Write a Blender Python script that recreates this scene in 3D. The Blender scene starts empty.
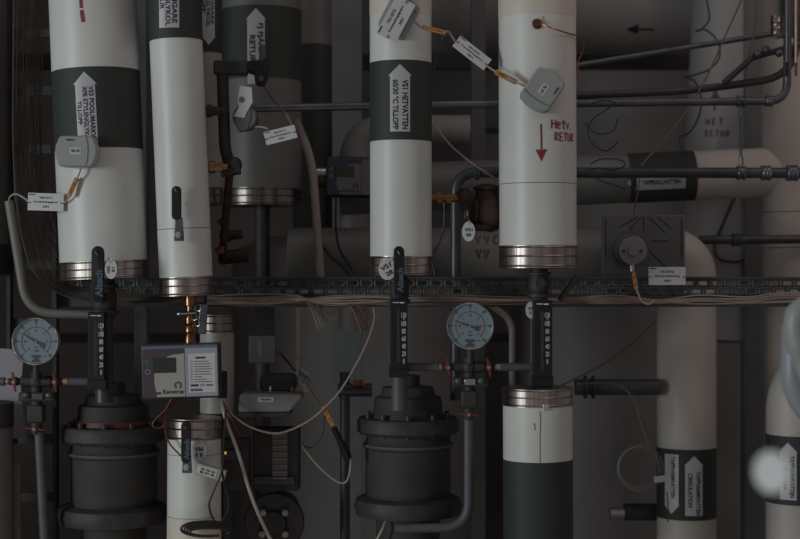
import bpy, math, random
from mathutils import Vector, Matrix
random.seed(7)
sc = bpy.context.scene
COL = sc.collection
V = Vector
PI = math.pi

# ------------------------------------------------------------------ camera, world, lights, exposure
F = 1500.0                 # focal length in pixels of the 800 px wide frame
CD, CH = 3.2, 1.5          # camera distance in front of the first pipe row, camera height
cam = bpy.data.objects.new('camera', bpy.data.cameras.new('camera'))
COL.objects.link(cam)
cam.location = (0, -CD, CH)
cam.rotation_euler = (PI/2, 0, 0)
cam.data.sensor_width = 36.0
cam.data.lens = 36.0*F/800.0
cam.data.clip_start = 0.02
cam.data.dof.use_dof = True
cam.data.dof.focus_distance = 3.12
cam.data.dof.aperture_fstop = 3.2
sc.camera = cam

world = bpy.data.worlds.new('plant_room_ambient')
sc.world = world
world.use_nodes = True
bg = world.node_tree.nodes['Background']
bg.inputs[0].default_value = (1.0, 0.925, 0.905, 1)
bg.inputs[1].default_value = 0.142

def area(name, loc, aim, size, power, color, size_y=None):
    l = bpy.data.lights.new(name, 'AREA')
    l.energy = power; l.color = color; l.size = size
    if size_y: l.shape = 'RECTANGLE'; l.size_y = size_y
    o = bpy.data.objects.new(name, l)
    COL.objects.link(o)
    o.location = loc
    o.rotation_euler = (V(aim)-V(loc)).to_track_quat('-Z', 'Y').to_euler()
    return o
area('doorway_daylight', (-4.4, -3.4, 1.75), (-0.05, 0, 1.4), 1.1, 84.0, (0.91, 1.0, 0.985), 1.5)
area('warm_ceiling_lamp', (1.5, -0.4, 2.75), (0.85, 0.8, 1.4), 0.35, 1.9, (1.0, 0.72, 0.63))
area('ceiling_tube_lamp', (0.1, -0.15, 3.05), (0.1, 0.15, 1.2), 2.6, 1.7, (1.0, 0.95, 0.92), 0.12)
area('warm_side_lamp', (-0.25, -1.0, 0.35), (-0.45, 0.1, 1.0), 0.3, 0.7, (1.0, 0.86, 0.74))

sc.view_settings.view_transform = 'Standard'
sc.view_settings.look = 'None'
sc.view_settings.exposure = 0.0
sc.view_settings.gamma = 1.0
sc.view_settings.use_curve_mapping = False

# ------------------------------------------------------------------ materials
MATS = {}
def mat(name, rgb, rough=0.6, metal=0.0, var=0.12, scale=14.0, bump=0.0, bscale=60.0, spec=0.5, stretch=None, alpha=None, trans=0.0, coat=0.0):
    if name in MATS: return MATS[name]
    m = bpy.data.materials.new(name); m.use_nodes = True
    nt = m.node_tree; N = nt.nodes; L = nt.links
    b = N['Principled BSDF']
    b.inputs['Roughness'].default_value = rough
    b.inputs['Metallic'].default_value = metal
    b.inputs['Specular IOR Level'].default_value = spec
    b.inputs['Coat Weight'].default_value = coat
    b.inputs['Transmission Weight'].default_value = trans
    tc = N.new('ShaderNodeTexCoord')
    mp = N.new('ShaderNodeMapping'); L.new(tc.outputs['Object'], mp.inputs[0])
    if stretch: mp.inputs['Scale'].default_value = stretch
    nz = N.new('ShaderNodeTexNoise'); nz.inputs['Scale'].default_value = scale; nz.inputs['Detail'].default_value = 6
    L.new(mp.outputs[0], nz.inputs['Vector'])
    cr = N.new('ShaderNodeValToRGB')
    lo = [c*(1-var) for c in rgb]; hi = [min(1, c*(1+var*0.6)) for c in rgb]
    cr.color_ramp.elements[0].position = 0.3; cr.color_ramp.elements[0].color = (*lo, 1)
    cr.color_ramp.elements[1].position = 0.65; cr.color_ramp.elements[1].color = (*hi, 1)
    L.new(nz.outputs['Fac'], cr.inputs[0]); L.new(cr.outputs[0], b.inputs['Base Color'])
    if bump:
        n2 = N.new('ShaderNodeTexNoise'); n2.inputs['Scale'].default_value = bscale; n2.inputs['Detail'].default_value = 4
        L.new(mp.outputs[0], n2.inputs['Vector'])
        bp = N.new('ShaderNodeBump'); bp.inputs['Strength'].default_value = bump; bp.inputs['Distance'].default_value = 0.002
        L.new(n2.outputs['Fac'], bp.inputs['Height']); L.new(bp.outputs[0], b.inputs['Normal'])
    MATS[name] = m
    return m

mat('white_jacket', (0.67, 0.68, 0.665), 0.42, var=0.07, scale=5, bump=0.12, bscale=25)
mat('cream_jacket', (0.66, 0.60, 0.53), 0.5, var=0.08, scale=5)
mat('mid_shade_jacket', (0.40, 0.39, 0.37), 0.5, var=0.15, scale=4)  # jacket grey lowered to stand in for weaker light behind the front row
mat('shaded_jacket', (0.155, 0.15, 0.147), 0.5, var=0.15, scale=4)  # dark jacket tone, shade on the back pipes put into the colour
mat('warm_jacket', (0.52, 0.48, 0.45), 0.5, var=0.14, scale=4)
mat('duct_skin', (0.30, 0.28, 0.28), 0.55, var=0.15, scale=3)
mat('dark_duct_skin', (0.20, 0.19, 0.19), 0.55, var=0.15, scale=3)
mat('green_tape', (0.030, 0.039, 0.034), 0.65, var=0.12, scale=8, bump=0.15, bscale=20, stretch=(6, 6, 0.5))
mat('foil_cap', (0.40, 0.35, 0.33), 0.36, metal=1.0, var=0.6, scale=38, bump=0.9, bscale=26, stretch=(1.3, 1.3, 0.03))  # upright colour streaks stand in for reflections in the foil
mat('shaded_foil_cap', (0.27, 0.23, 0.22), 0.36, metal=1.0, var=0.6, scale=38, bump=0.9, bscale=26, stretch=(1.3, 1.3, 0.03))  # darker copy of the cap foil, shade painted in for caps farther back
mat('label_paper', (0.50, 0.49, 0.53), 0.4, var=0.04)
mat('tag_plastic', (0.60, 0.60, 0.63), 0.35, var=0.03)
mat('ink', (0.02, 0.02, 0.025), 0.6, var=0.05)
mat('red_marker', (0.28, 0.03, 0.05), 0.6, var=0.2, scale=80)
mat('brown_marker', (0.09, 0.035, 0.03), 0.6, var=0.2, scale=80)
mat('black_plastic', (0.014, 0.014, 0.017), 0.5, var=0.15, spec=0.35)
mat('black_iron', (0.042, 0.039, 0.040), 0.6, metal=0.0, var=0.3, scale=30, bump=0.4, bscale=40)
mat('dark_equipment', (0.040, 0.038, 0.038), 0.7, var=0.3, scale=12, bump=0.3, bscale=30)
mat('steel_pipe', (0.16, 0.16, 0.18), 0.34, metal=0.7, var=0.25, scale=25, bump=0.2, bscale=60)
mat('dark_pipe', (0.065, 0.068, 0.078), 0.38, metal=0.3, var=0.25, scale=25, bump=0.2, bscale=60)
mat('bright_steel', (0.55, 0.55, 0.56), 0.28, metal=1.0, var=0.15, scale=40)
mat('brass', (0.30, 0.16, 0.08), 0.3, metal=1.0, var=0.35, scale=60)
mat('copper', (0.45, 0.19, 0.11), 0.35, metal=1.0, var=0.35, scale=60)
mat('pale_copper', (0.55, 0.36, 0.27), 0.4, metal=0.6, var=0.2, scale=60)
mat('rust', (0.060, 0.032, 0.024), 0.75, var=0.4, scale=40, bump=0.5, bscale=50)
mat('red_plastic', (0.15, 0.03, 0.024), 0.4, var=0.2)
mat('sensor_grey', (0.34, 0.36, 0.35), 0.42, var=0.04)
mat('sensor_dark', (0.13, 0.15, 0.145), 0.45, var=0.05)
mat('orange_tape', (0.50, 0.23, 0.055), 0.45, var=0.12)
mat('beige_cable', (0.38, 0.29, 0.25), 0.5, var=0.12, scale=40)
mat('brown_cable', (0.105, 0.078, 0.068), 0.5, var=0.15, scale=40)
mat('white_cable', (0.36, 0.34, 0.31), 0.45, var=0.1, scale=40)
mat('black_cable', (0.015, 0.015, 0.017), 0.45, var=0.1, scale=40)
mat('red_cable', (0.13, 0.03, 0.028), 0.5, var=0.1)
mat('conduit_grey', (0.19, 0.175, 0.165), 0.5, var=0.1)
mat('hose_grey', (0.095, 0.10, 0.12), 0.5, var=0.12)
mat('tray_steel', (0.062, 0.064, 0.068), 0.5, metal=0.2, var=0.2, scale=10)
mat('gauge_face', (0.185, 0.255, 0.31), 0.35, var=0.04)
mat('chrome', (0.85, 0.83, 0.80), 0.3, metal=1.0, var=0.1)
mat('meter_body', (0.085, 0.060, 0.072), 0.45, var=0.06)
mat('meter_cream', (0.40, 0.385, 0.35), 0.45, var=0.04)
mat('meter_label', (0.36, 0.37, 0.46), 0.4, var=0.04)
mat('meter_blue', (0.14, 0.17, 0.24), 0.4, var=0.05)
mat('dim_meter_body', (0.055, 0.055, 0.085), 0.45, var=0.06)  # body and face colours darkened as shade for the second meter
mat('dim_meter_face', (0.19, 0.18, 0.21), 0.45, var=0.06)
mat('screen', (0.045, 0.045, 0.043), 0.25, var=0.1)
mat('teal', (0.02, 0.13, 0.12), 0.5, var=0.05)
mat('handle_text', (0.08, 0.115, 0.17), 0.5, var=0.05)
mat('number_white', (0.82, 0.82, 0.82), 0.5, var=0.05)
mat('box_grey', (0.22, 0.215, 0.21), 0.5, var=0.08)
mat('dim_box', (0.14, 0.135, 0.138), 0.5, var=0.08)
mat('blue_device', (0.035, 0.042, 0.062), 0.45, var=0.1)
mat('wall_concrete', (0.27, 0.252, 0.254), 0.85, var=0.25, scale=2.5, bump=0.4, bscale=12)
mat('floor_concrete', (0.30, 0.28, 0.27), 0.8, var=0.2, scale=3, bump=0.3, bscale=20)
mat('foreground_pale', (0.30, 0.32, 0.36), 0.4, var=0.06)
mat('conduit_pale', (0.34, 0.31, 0.29), 0.5, var=0.1)
mat('tan_cable', (0.22, 0.165, 0.14), 0.5, var=0.15, scale=40)
mat('dark_cable', (0.075, 0.060, 0.052), 0.5, var=0.15, scale=40)
mat('bright_tag', (0.82, 0.84, 0.86), 0.4, var=0.03)
mat('paper', (0.33, 0.31, 0.37), 0.7, var=0.1)
mat('panel_grey', (0.12, 0.123, 0.128), 0.5, var=0.1)
mat('actuator_white', (0.24, 0.23, 0.25), 0.45, var=0.04)
M = MATS

m = bpy.data.materials.new('indicator_light'); m.use_nodes = True
m.node_tree.nodes['Principled BSDF'].inputs['Emission Color'].default_value = (1.0, 0.55, 0.05, 1)
m.node_tree.nodes['Principled BSDF'].inputs['Emission Strength'].default_value = 0.6
m.node_tree.nodes['Principled BSDF'].inputs['Base Color'].default_value = (0.5, 0.3, 0.02, 1)
M['indicator_light'] = m
m = bpy.data.materials.new('clear_plastic'); m.use_nodes = True
b_ = m.node_tree.nodes['Principled BSDF']
b_.inputs['Base Color'].default_value = (0.75, 0.76, 0.78, 1); b_.inputs['Roughness'].default_value = 0.2
b_.inputs['Alpha'].default_value = 0.30
M['clear_plastic'] = m
m = bpy.data.materials.new('gauge_glass'); m.use_nodes = True
b_ = m.node_tree.nodes['Principled BSDF']
b_.inputs['Base Color'].default_value = (0.9, 0.95, 1, 1); b_.inputs['Roughness'].default_value = 0.08
b_.inputs['Alpha'].default_value = 0.03
M['gauge_glass'] = m

# ------------------------------------------------------------------ geometry helpers
def s(Y): return (CD+Y)/F
def P(px, py, Y=0.0): return V(((px-400)*s(Y), Y, CH+(269.5-py)*s(Y)))

class MB:
    def __init__(self): self.v = []; self.f = []
    def add(self, vs, fs):
        n = len(self.v); self.v += [V(a) for a in vs]; self.f += [tuple(i+n for i in f) for f in fs]
        return self
    def box(self, c, size, R=None):
        c = V(c); hx, hy, hz = [a/2 for a in size]
        vs = [V((x, y, z)) for x in (-hx, hx) for y in (-hy, hy) for z in (-hz, hz)]
        if R is not None: vs = [R @ a for a in vs]
        return self.add([a+c for a in vs], [(0,1,3,2),(4,6,7,5),(0,4,5,1),(2,3,7,6),(0,2,6,4),(1,5,7,3)])
    def fbox(self, fn, u0, u1, v0, v1, o0, o1):
        vs = [fn(u, v, o) for u in (u0, u1) for v in (v0, v1) for o in (o0, o1)]
        return self.add(vs, [(0,1,3,2),(4,6,7,5),(0,4,5,1),(2,3,7,6),(0,2,6,4),(1,5,7,3)])
    def prism(self, fn, outline, o0, o1, inset=0.0):
        n = len(outline)
        cu = sum(a for a, b in outline)/n; cv = sum(b for a, b in outline)/n
        if inset:
            om = o1-(o1-o0)*0.25
            rings = [(o0, 1), (om, 1), (o1, 1-inset)]
        else: rings = [(o0, 1), (o1, 1)]
        vs = []
        for o, k in rings: vs += [fn(cu+(a-cu)*k, cv+(b-cv)*k, o) for a, b in outline]
        fs = []
        for r in range(len(rings)-1):
            for i in range(n):
                j = (i+1) % n; fs.append((r*n+i, r*n+j, (r+1)*n+j, (r+1)*n+i))
        fs.append(tuple(range(n))[::-1]); fs.append(tuple((len(rings)-1)*n+i for i in range(n)))
        return self.add(vs, fs)
    def lathe(self, O, D, prof, seg=32, cap=True):
        D = V(D).normalized(); O = V(O)
        a = V((0, -1, 0)) if abs(D.y) < 0.9 else V((1, 0, 0))
        X = (a-D*a.dot(D)).normalized(); Yv = D.cross(X)
        vs = []; fs = []
        for h, r in prof:
            for k in range(seg):
                t = 2*PI*k/seg
                vs.append(O+D*h+(X*math.cos(t)+Yv*math.sin(t))*max(r, 1e-5))
        for i in range(len(prof)-1):
            for k in range(seg):
                j = (k+1) % seg
                fs.append((i*seg+k, i*seg+j, (i+1)*seg+j, (i+1)*seg+k))
        if cap and prof[0][1] > 1e-4: fs.append(tuple(range(seg))[::-1])
        if cap and prof[-1][1] > 1e-4: fs.append(tuple((len(prof)-1)*seg+k for k in range(seg)))
        return self.add(vs, fs)
    def cyl(self, A, B, r, seg=24, r2=None):
        A = V(A); B = V(B); L = (B-A).length
        return self.lathe(A, B-A, [(0, r), (L, r if r2 is None else r2)], seg)
    def tube(self, pts, r, seg=10, closed=False):
        pts = [V(p) for p in pts]; n = len(pts)
        vs = []; fs = []; X = None
        for i, p in enumerate(pts):
            if closed: T = (pts[(i+1) % n]-pts[i-1]).normalized()
            else: T = (pts[min(i+1, n-1)]-pts[max(i-1, 0)]).normalized()
            if X is None:
                a = V((0, -1, 0)) if abs(T.y) < 0.9 else V((1, 0, 0))
                X = (a-T*a.dot(T)).normalized()
            else: X = (X-T*X.dot(T)).normalized()
            Yv = T.cross(X); rr = r[i] if isinstance(r, (list, tuple)) else r
            for k in range(seg):
                t = 2*PI*k/seg
                vs.append(p+(X*math.cos(t)+Yv*math.sin(t))*rr)
        for i in range(n if closed else n-1):
            i2 = (i+1) % n
            for k in range(seg):
                j = (k+1) % seg
                fs.append((i*seg+k, i*seg+j, i2*seg+j, i2*seg+k))
        if not closed:
            fs.append(tuple(range(seg))[::-1]); fs.append(tuple((n-1)*seg+k for k in range(seg)))
        return self.add(vs, fs)
    def torus(self, c, N, R, r, seg=20, ms=8):
        N = V(N).normalized(); a = V((0, 0, 1)) if abs(N.z) < 0.9 else V((1, 0, 0))
        X = N.cross(a).normalized(); Yv = N.cross(X)
        return self.tube([V(c)+(X*math.cos(2*PI*k/seg)+Yv*math.sin(2*PI*k/seg))*R for k in range(seg)], r, ms, True)
    def ball(self, c, r, seg=16, squash=1.0, D=(0, 0, 1)):
        prof = [(-r*squash*math.cos(PI*i/8), r*math.sin(PI*i/8)) for i in range(9)]
        return self.lathe(V(c), D, prof, seg)

def smoothpath(pts, n=8):
    pts = [V(p) for p in pts]
    if len(pts) < 3: return pts
    out = []
    q = [pts[0]*2-pts[1]]+pts+[pts[-1]*2-pts[-2]]
    for i in range(1, len(q)-2):
        p0, p1, p2, p3 = q[i-1:i+3]
        for k in range(n):
            t = k/n
            out.append(0.5*((2*p1)+(p2-p0)*t+(2*p0-5*p1+4*p2-p3)*t*t+(3*p1-p0-3*p2+p3)*t**3))
    out.append(pts[-1])
    return out
def roundpath(pts, rad, n=8):
    """polyline with filleted corners"""
    pts = [V(p) for p in pts]; out = [pts[0]]
    for i in range(1, len(pts)-1):
        a = (pts[i-1]-pts[i]); b = (pts[i+1]-pts[i])
        d = min(rad, a.length*0.49, b.length*0.49)
        A = pts[i]+a.normalized()*d; B = pts[i]+b.normalized()*d
        for k in range(n+1):
            t = k/n
            out.append(A*(1-t)**2+pts[i]*2*t*(1-t)+B*t*t)
    out.append(pts[-1])
    return out

def build(name, mb, material, parent=None, label=None, cat=None, group=None, kind=None, bevel=0.0, angle=38, bseg=2):
    me = bpy.data.meshes.new(name)
    if parent is not None:
        wo = V(parent['_o']); loc = V((0, 0, 0))
    else:
        xs = [v.x for v in mb.v]; ys = [v.y for v in mb.v]; zs = [v.z for v in mb.v]
        wo = V(((min(xs)+max(xs))/2, (min(ys)+max(ys))/2, min(zs))); loc = wo
    me.from_pydata([tuple(v-wo) for v in mb.v], [], mb.f)
    me.update()
    for p in me.polygons: p.use_smooth = True
    me.set_sharp_from_angle(angle=math.radians(angle))
    me.materials.append(M[material])
    o = bpy.data.objects.new(name, me)
    COL.objects.link(o)
    o.location = loc
    if parent is not None: o.parent = parent
    o['_o'] = tuple(wo)
    if bevel:
        bm_ = o.modifiers.new('bevel', 'BEVEL'); bm_.width = bevel; bm_.segments = bseg; bm_.limit_method = 'ANGLE'
        bm_.angle_limit = math.radians(40)
    if label: o['label'] = label
    if cat: o['category'] = cat
    if group: o['group'] = group
    if kind: o['kind'] = kind
    return o
def thing(name, label, cat, loc, group=None):
    o = bpy.data.objects.new(name, None); COL.objects.link(o)
    o.empty_display_size = 0.03
    o.location = loc; o['_o'] = tuple(V(loc))
    o['label'] = label; o['category'] = cat
    if group: o['group'] = group
    return o

# surfaces: fn(u, v, o) with u right, v up in pixels at that depth, o metres towards the viewer
def flat(px, py, Y, rot=0.0, yaw=0.0, pitch=0.0):
    O = P(px, py, Y); k = s(Y)
    R = Matrix.Rotation(math.radians(yaw), 3, 'Z') @ Matrix.Rotation(math.radians(pitch), 3, 'X') @ Matrix.Rotation(-math.radians(rot), 3, 'Y')
    X = R @ V((1, 0, 0)); Z = R @ V((0, 0, 1)); N = R @ V((0, -1, 0))
    return lambda u, v, o=0.0: O+X*(u*k)+Z*(v*k)+N*o

class Cyl:
    """a near-vertical round pipe given by its axis in the photo's pixels"""
    def __init__(self, xt, yt, xb, yb, rpx, Y):
        self.Y = Y; self.r = rpx*s(Y); self.rpx = rpx
        self.xt, self.yt, self.xb, self.yb = xt, yt, xb, yb
        self.A = P(xt, yt, Y); self.B = P(xb, yb, Y)
        self.D = (self.A-self.B).normalized()
        self.R = V((0, -1, 0)).cross(-self.D).normalized()
        if self.R.x < 0: self.R = -self.R
        self.kf = s(Y-self.r)
    def z(self, py): return CH+(269.5-py)*self.kf
    def ax(self, z):
        t = (z-self.B.z)/(self.A.z-self.B.z); return self.B.lerp(self.A, t)
    def axpx(self, py): return self.xb+(self.xt-self.xb)*(py-self.yb)/(self.yt-self.yb)
    def fn(self, px, py, rot=0.0):
        a0 = 0.0
        for _ in range(6):
            kd = s(self.Y-self.r*math.cos(a0)); z0 = CH+(269.5-py)*kd
            a0 = math.asin(max(-.97, min(.97, ((px-400)*kd-self.ax(z0).x)/self.r)))
        c, sn = math.cos(math.radians(rot)), math.sin(math.radians(rot))
        def f(u, v, o=0.0):
            uu = u*c-v*sn; vv = u*sn+v*c
            a = a0+uu*self.kf/self.r
            return self.ax(z0+vv*self.kf)+(self.R*math.sin(a)+V((0, -1, 0))*math.cos(a))*(self.r+o)
        return f
    def seg(self, y0, y1, dr=0.0, seg=72, caps=True):
        A = self.ax(self.z(y1)); B = self.ax(self.z(y0))
        return MB().cyl(A, B, self.r+dr, seg)

class HCyl:
    """a near-horizontal round pipe"""
    def __init__(self, xl, yl, xr, yr, rpx, Y):
        self.Y = Y; self.r = rpx*s(Y); self.rpx = rpx
        self.A = P(xl, yl, Y); self.B = P(xr, yr, Y); self.D = (self.B-self.A).normalized()
        self.U = self.D.cross(V((0, -1, 0))).normalized()
        if self.U.z < 0: self.U = -self.U
        self.xl, self.xr, self.yl, self.yr = xl, xr, yl, yr
    def ax(self, px): return self.A.lerp(self.B, (px-self.xl)/(self.xr-self.xl))
    def fn(self, px, py):
        ya = self.yl+(self.yr-self.yl)*(px-self.xl)/(self.xr-self.xl)
        a0 = 0.0; k = s(self.Y)
        for _ in range(6):
            kd = s(self.Y-self.r*math.cos(a0)); C = self.ax(400+(px-400)*kd/k)
            a0 = math.asin(max(-.97, min(.97, (CH+(269.5-py)*kd-C.z)/self.r)))
        def f(u, v, o=0.0):
            a = a0+v*k/self.r
            return C+self.D*(u*k)+(self.U*math.sin(a)+V((0, -1, 0))*math.cos(a))*(self.r+o)
        return f
    def seg(self, x0, x1, dr=0.0, seg=72): return MB().cyl(self.ax(x0), self.ax(x1), self.r+dr, seg)

_txt = {}
def glyphs(t, bold=0.028):
    if (t, bold) in _txt: return _txt[(t, bold)]
    cu = bpy.data.curves.new('t', 'FONT'); cu.body = t; cu.offset = bold; cu.resolution_u = 3
    o = bpy.data.objects.new('t', cu); COL.objects.link(o)
    bpy.context.view_layer.update()
    me = bpy.data.meshes.new_from_object(o.evaluated_get(bpy.context.evaluated_depsgraph_get()))
    vs = [(v.co.x, v.co.y) for v in me.vertices]; fs = [tuple(p.vertices) for p in me.polygons]
    bpy.data.objects.remove(o); bpy.data.curves.remove(cu); bpy.data.meshes.remove(me)
    _txt[(t, bold)] = (vs, fs); return (vs, fs)
def text(mb, fn, t, cu, cv, w, h, rot=0.0, o=0.0009, bold=0.036):
    vs, fs = glyphs(t, bold)
    if not vs: return mb
    x0 = min(a for a, b in vs); x1 = max(a for a, b in vs)
    y0 = min(b for a, b in vs); y1 = max(b for a, b in vs)
    c, sn = math.cos(math.radians(rot)), math.sin(math.radians(rot)); out = []
    for a, b in vs:
        u = ((a-x0)/(x1-x0)-0.5)*w; v = ((b-y0)/(y1-y0)-0.5)*h
        out.append(fn(cu+u*c-v*sn, cv+u*sn+v*c, o))
    mb.add(out, fs); return mb
def stroke(mb, fn, pts, w, o=0.0008):
    n = len(pts); vs = []; fs = []
    for i in range(n):
        a = pts[max(i-1, 0)]; b = pts[min(i+1, n-1)]
        dx, dy = b[0]-a[0], b[1]-a[1]; L = math.hypot(dx, dy) or 1
        nx, ny = -dy/L*w/2, dx/L*w/2
        vs += [fn(pts[i][0]+nx, pts[i][1]+ny, o), fn(pts[i][0]-nx, pts[i][1]-ny, o)]
    for i in range(n-1): fs.append((2*i, 2*i+1, 2*i+3, 2*i+2))
    mb.add(vs, fs); return mb
HAND = {
 'H': [[(0,0),(0.05,1)],[(0.6,0),(0.62,1)],[(0,.5),(.62,.55)]],
 'e': [[(.05,.4),(.5,.45),(.45,.7),(.2,.75),(.03,.4),(.15,.05),(.5,.08)]],
 't': [[(.3,1),(.28,.1),(.5,.02)],[(.02,.7),(.6,.72)]],
 'T': [[(.3,.95),(.3,0)],[(0,.95),(.65,1)]],
 'v': [[(0,.7),(.25,.02),(.5,.72)]],
 'V': [[(0,1),(.3,0),(.6,1)]],
 'C': [[(.6,.9),(.3,1),(.03,.5),(.25,0),(.6,.1)]],
 'O': [[(.3,0),(.03,.4),(.25,.95),(.55,.6),(.3,0)]],
 'R': [[(.05,0),(.05,1)],[(.05,1),(.5,.9),(.5,.6),(.05,.5),(.6,0)]],
 'E': [[(.55,1),(.05,1),(.05,0),(.55,0)],[(.05,.5),(.45,.5)]],
 'U': [[(0,1),(.03,.15),(.3,0),(.5,.15),(.55,1)]],
 '.': [[(.1,0),(.1,.14)]], ' ': [] }
def hand(mb, fn, t, u, v, h, adv, w, o=0.0008):
    for ch in t:
        for st in HAND[ch]: stroke(mb, fn, [(u+a*h*0.85, v+b*h) for a, b in st], w, o)
        u += adv*(0.5 if ch == '.' else 1)
    return mb

def arrow_sheet(fn, w, hw, top, bot, head, up=True, o=0.0006, n=16):
    """paper arrow, body width w, head width hw, between v=bot and v=top"""
    mb = MB()
    xs = sorted(set([-hw/2+hw*i/n for i in range(n+1)]+[-w/2, w/2, -w/2+1e-3, w/2-1e-3]))
    for i in range(len(xs)-1):
        a, b = xs[i], xs[i+1]; mid = (a+b)/2
        inb = abs(mid) < w/2
        def ed(x):
            tip = head*(1-abs(x)/(hw/2))
            if up: return (bot if inb else top-head), top-head+tip
            return bot+head-tip, (top if inb else bot+head)
        (a0, a1), (b0, b1) = ed(a), ed(b)
        ro = 6
        vs = []; fs = []
        for k in range(ro+1):
            t = k/ro; vs += [fn(a, a0+(a1-a0)*t, o), fn(b, b0+(b1-b0)*t, o)]
        for k in range(ro): fs.append((2*k, 2*k+1, 2*k+3, 2*k+2))
        mb.add(vs, fs)
    return mb
def sheet(fn, u0, u1, v0, v1, o=0.0006, n=12):
    mb = MB(); vs = []; fs = []
    for i in range(n+1):
        u = u0+(u1-u0)*i/n
        vs += [fn(u, v0, o), fn(u, v1, o)]
    for i in range(n): fs.append((2*i, 2*i+2, 2*i+3, 2*i+1))
    return mb.add(vs, fs)
def disc_outline(r, n=28, sx=1.0, cu=0, cv=0): return [(cu+r*sx*math.cos(2*PI*i/n), cv+r*math.sin(2*PI*i/n)) for i in range(n)]
def rrect(w, h, r, bulge=0.0, n=4):
    out = []
    for cx, cy, a0 in ((w/2-r, h/2-r, 0), (-w/2+r, h/2-r, 90), (-w/2+r, -h/2+r, 180), (w/2-r, -h/2+r, 270)):
        for k in range(n+1):
            a = math.radians(a0+90*k/n); out.append((cx+r*math.cos(a), cy+r*math.sin(a)))
        if bulge and a0 in (90, 270):
            sgn = -1 if a0 == 90 else 1
            for q in ((0.25, 0.5, 0.75) if a0 == 90 else (0.25, 0.5, 0.75)):
                yy = (h/2-r)*(1-2*q)*(1 if a0 == 90 else -1)
                out.append((sgn*(w/2+bulge*(1-(yy/(h/2))**2)), yy))
    return out

# ================================================================== THE SETTING
build('floor', MB().box((0, 0.2, -0.05), (9, 7.6, 0.1)), 'floor_concrete', kind='structure')
build('wall_back', MB().box((0, 2.6, 1.6), (9, 0.15, 3.2)), 'wall_concrete', kind='structure')
build('wall_light_block', MB().box((-1.68, 1.17, 1.6), (0.12, 2.74, 3.2)), 'wall_concrete', kind='structure')  # unseen wall, added to keep the key light off the background
build('ceiling', MB().box((0, 1.6, 3.25), (9, 2.2, 0.1)), 'wall_concrete', kind='structure')

# ================================================================== INSULATED PIPES
def cap_ring(c, y0, y1, parent, material='foil_cap', top_open=True):
    A = c.ax(c.z(y0)); L = (c.z(y0)-c.z(y1)); r = c.r
    D = -c.D
    e = 0.0009
    prof = [(0, r*0.97), (0, r+e)]
    for f in (0.08, 0.47, 0.9):
        prof += [((f-.045)*L, r+e), (f*L, r+e+0.0017), ((f+.045)*L, r+e)]
    prof += [(L, r+e), (L+0.0015, r*0.9), (L-0.004, r*0.5), (L-0.004, 0.00001)]
    if not top_open: prof = [(-0.003, 0.00001), (-0.003, r*0.6)]+prof
    mb = MB().lathe(A, D, prof, 72)
    # the lap joint of the sheet-metal band
    ring = build('end_cap', mb, material, parent, angle=25)
    return ring
def pipe_thing(name, label, c, cat='pipe', group=None):
    return thing(name, label, cat, c.ax(c.z(max(c.yt, c.yb))), group)

# --- VS3 pipe
A = Cyl(91.5, -30, 103.6, 262, 43.2, 0.0)
t = pipe_thing('insulated_pipe', 'wide white insulated pipe with green band and an upward arrow label reading VS3', A)
build('jacket', A.seg(-60, 68.5), 'white_jacket', t)
build('jacket', A.seg(145, 262), 'white_jacket', t)
build('green_band', A.seg(66.5, 147.5, 0.0007), 'green_tape', t)
cap_ring(A, 261, 279, t)
f = A.fn(86.3, 112, 0.8)
lab = build('arrow_label', arrow_sheet(f, 20.0, 24.0, 40.5, -45, 12.5, True, 0.0013), 'label_paper', t)
mb = MB()
text(mb, f, 'VS3 POOL/MARKVÄRME', 6.5, -8, 68, 6.0, -90, 0.0016)
text(mb, f, '30% ETYLENGLYKOL', -0.2, -3, 57, 4.8, -90, 0.0016)
text(mb, f, 'TILLOPP', -6.4, -.5, 24, 4.4, -90, 0.0016)
build('lettering', mb, 'ink', lab)
f = A.fn(82, 0)
mb = MB(); stroke(mb, f, [(-2, 40), (-1.5, 20), (-1, -8)], 3.4); stroke(mb, f, [(-0.8, -10), (0.5, -22)], 4.0)
build('marker_stroke', mb, 'red_marker', t, label='red marker stroke')

# --- fluid pipe with lever handle
B = Cyl(173.0, -30, 186.0, 277, 26.3, -0.02)
t = pipe_thing('insulated_pipe', 'white insulated pipe with a black lever on its front and green band above', B)
build('jacket', B.seg(36, 228), 'white_jacket', t)
build('jacket', B.seg(228.6, 277.5, 0.0003), 'white_jacket', t)
build('green_band', B.seg(-60, 37.5, 0.0007), 'green_tape', t)
cap_ring(B, 277, 296, t)
f = B.fn(168.5, 0, -2)
lab = build('arrow_label', sheet(f, -10, 10.5, -27.5, 70, 0.0013), 'label_paper', t)
mb = MB()
text(mb, f, 'KYLA FÖRÅNGARE', 6.8, 13, 72, 6.6, -90, 0.0016)
text(mb, f, '30% ETYLENGLYKOL', -0.5, 11, 74, 5.2, -90, 0.0016)
text(mb, f, 'RETUR', -6.8, 2, 22, 5.0, -90, 0.0016)
build('lettering', mb, 'ink', lab)

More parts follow.
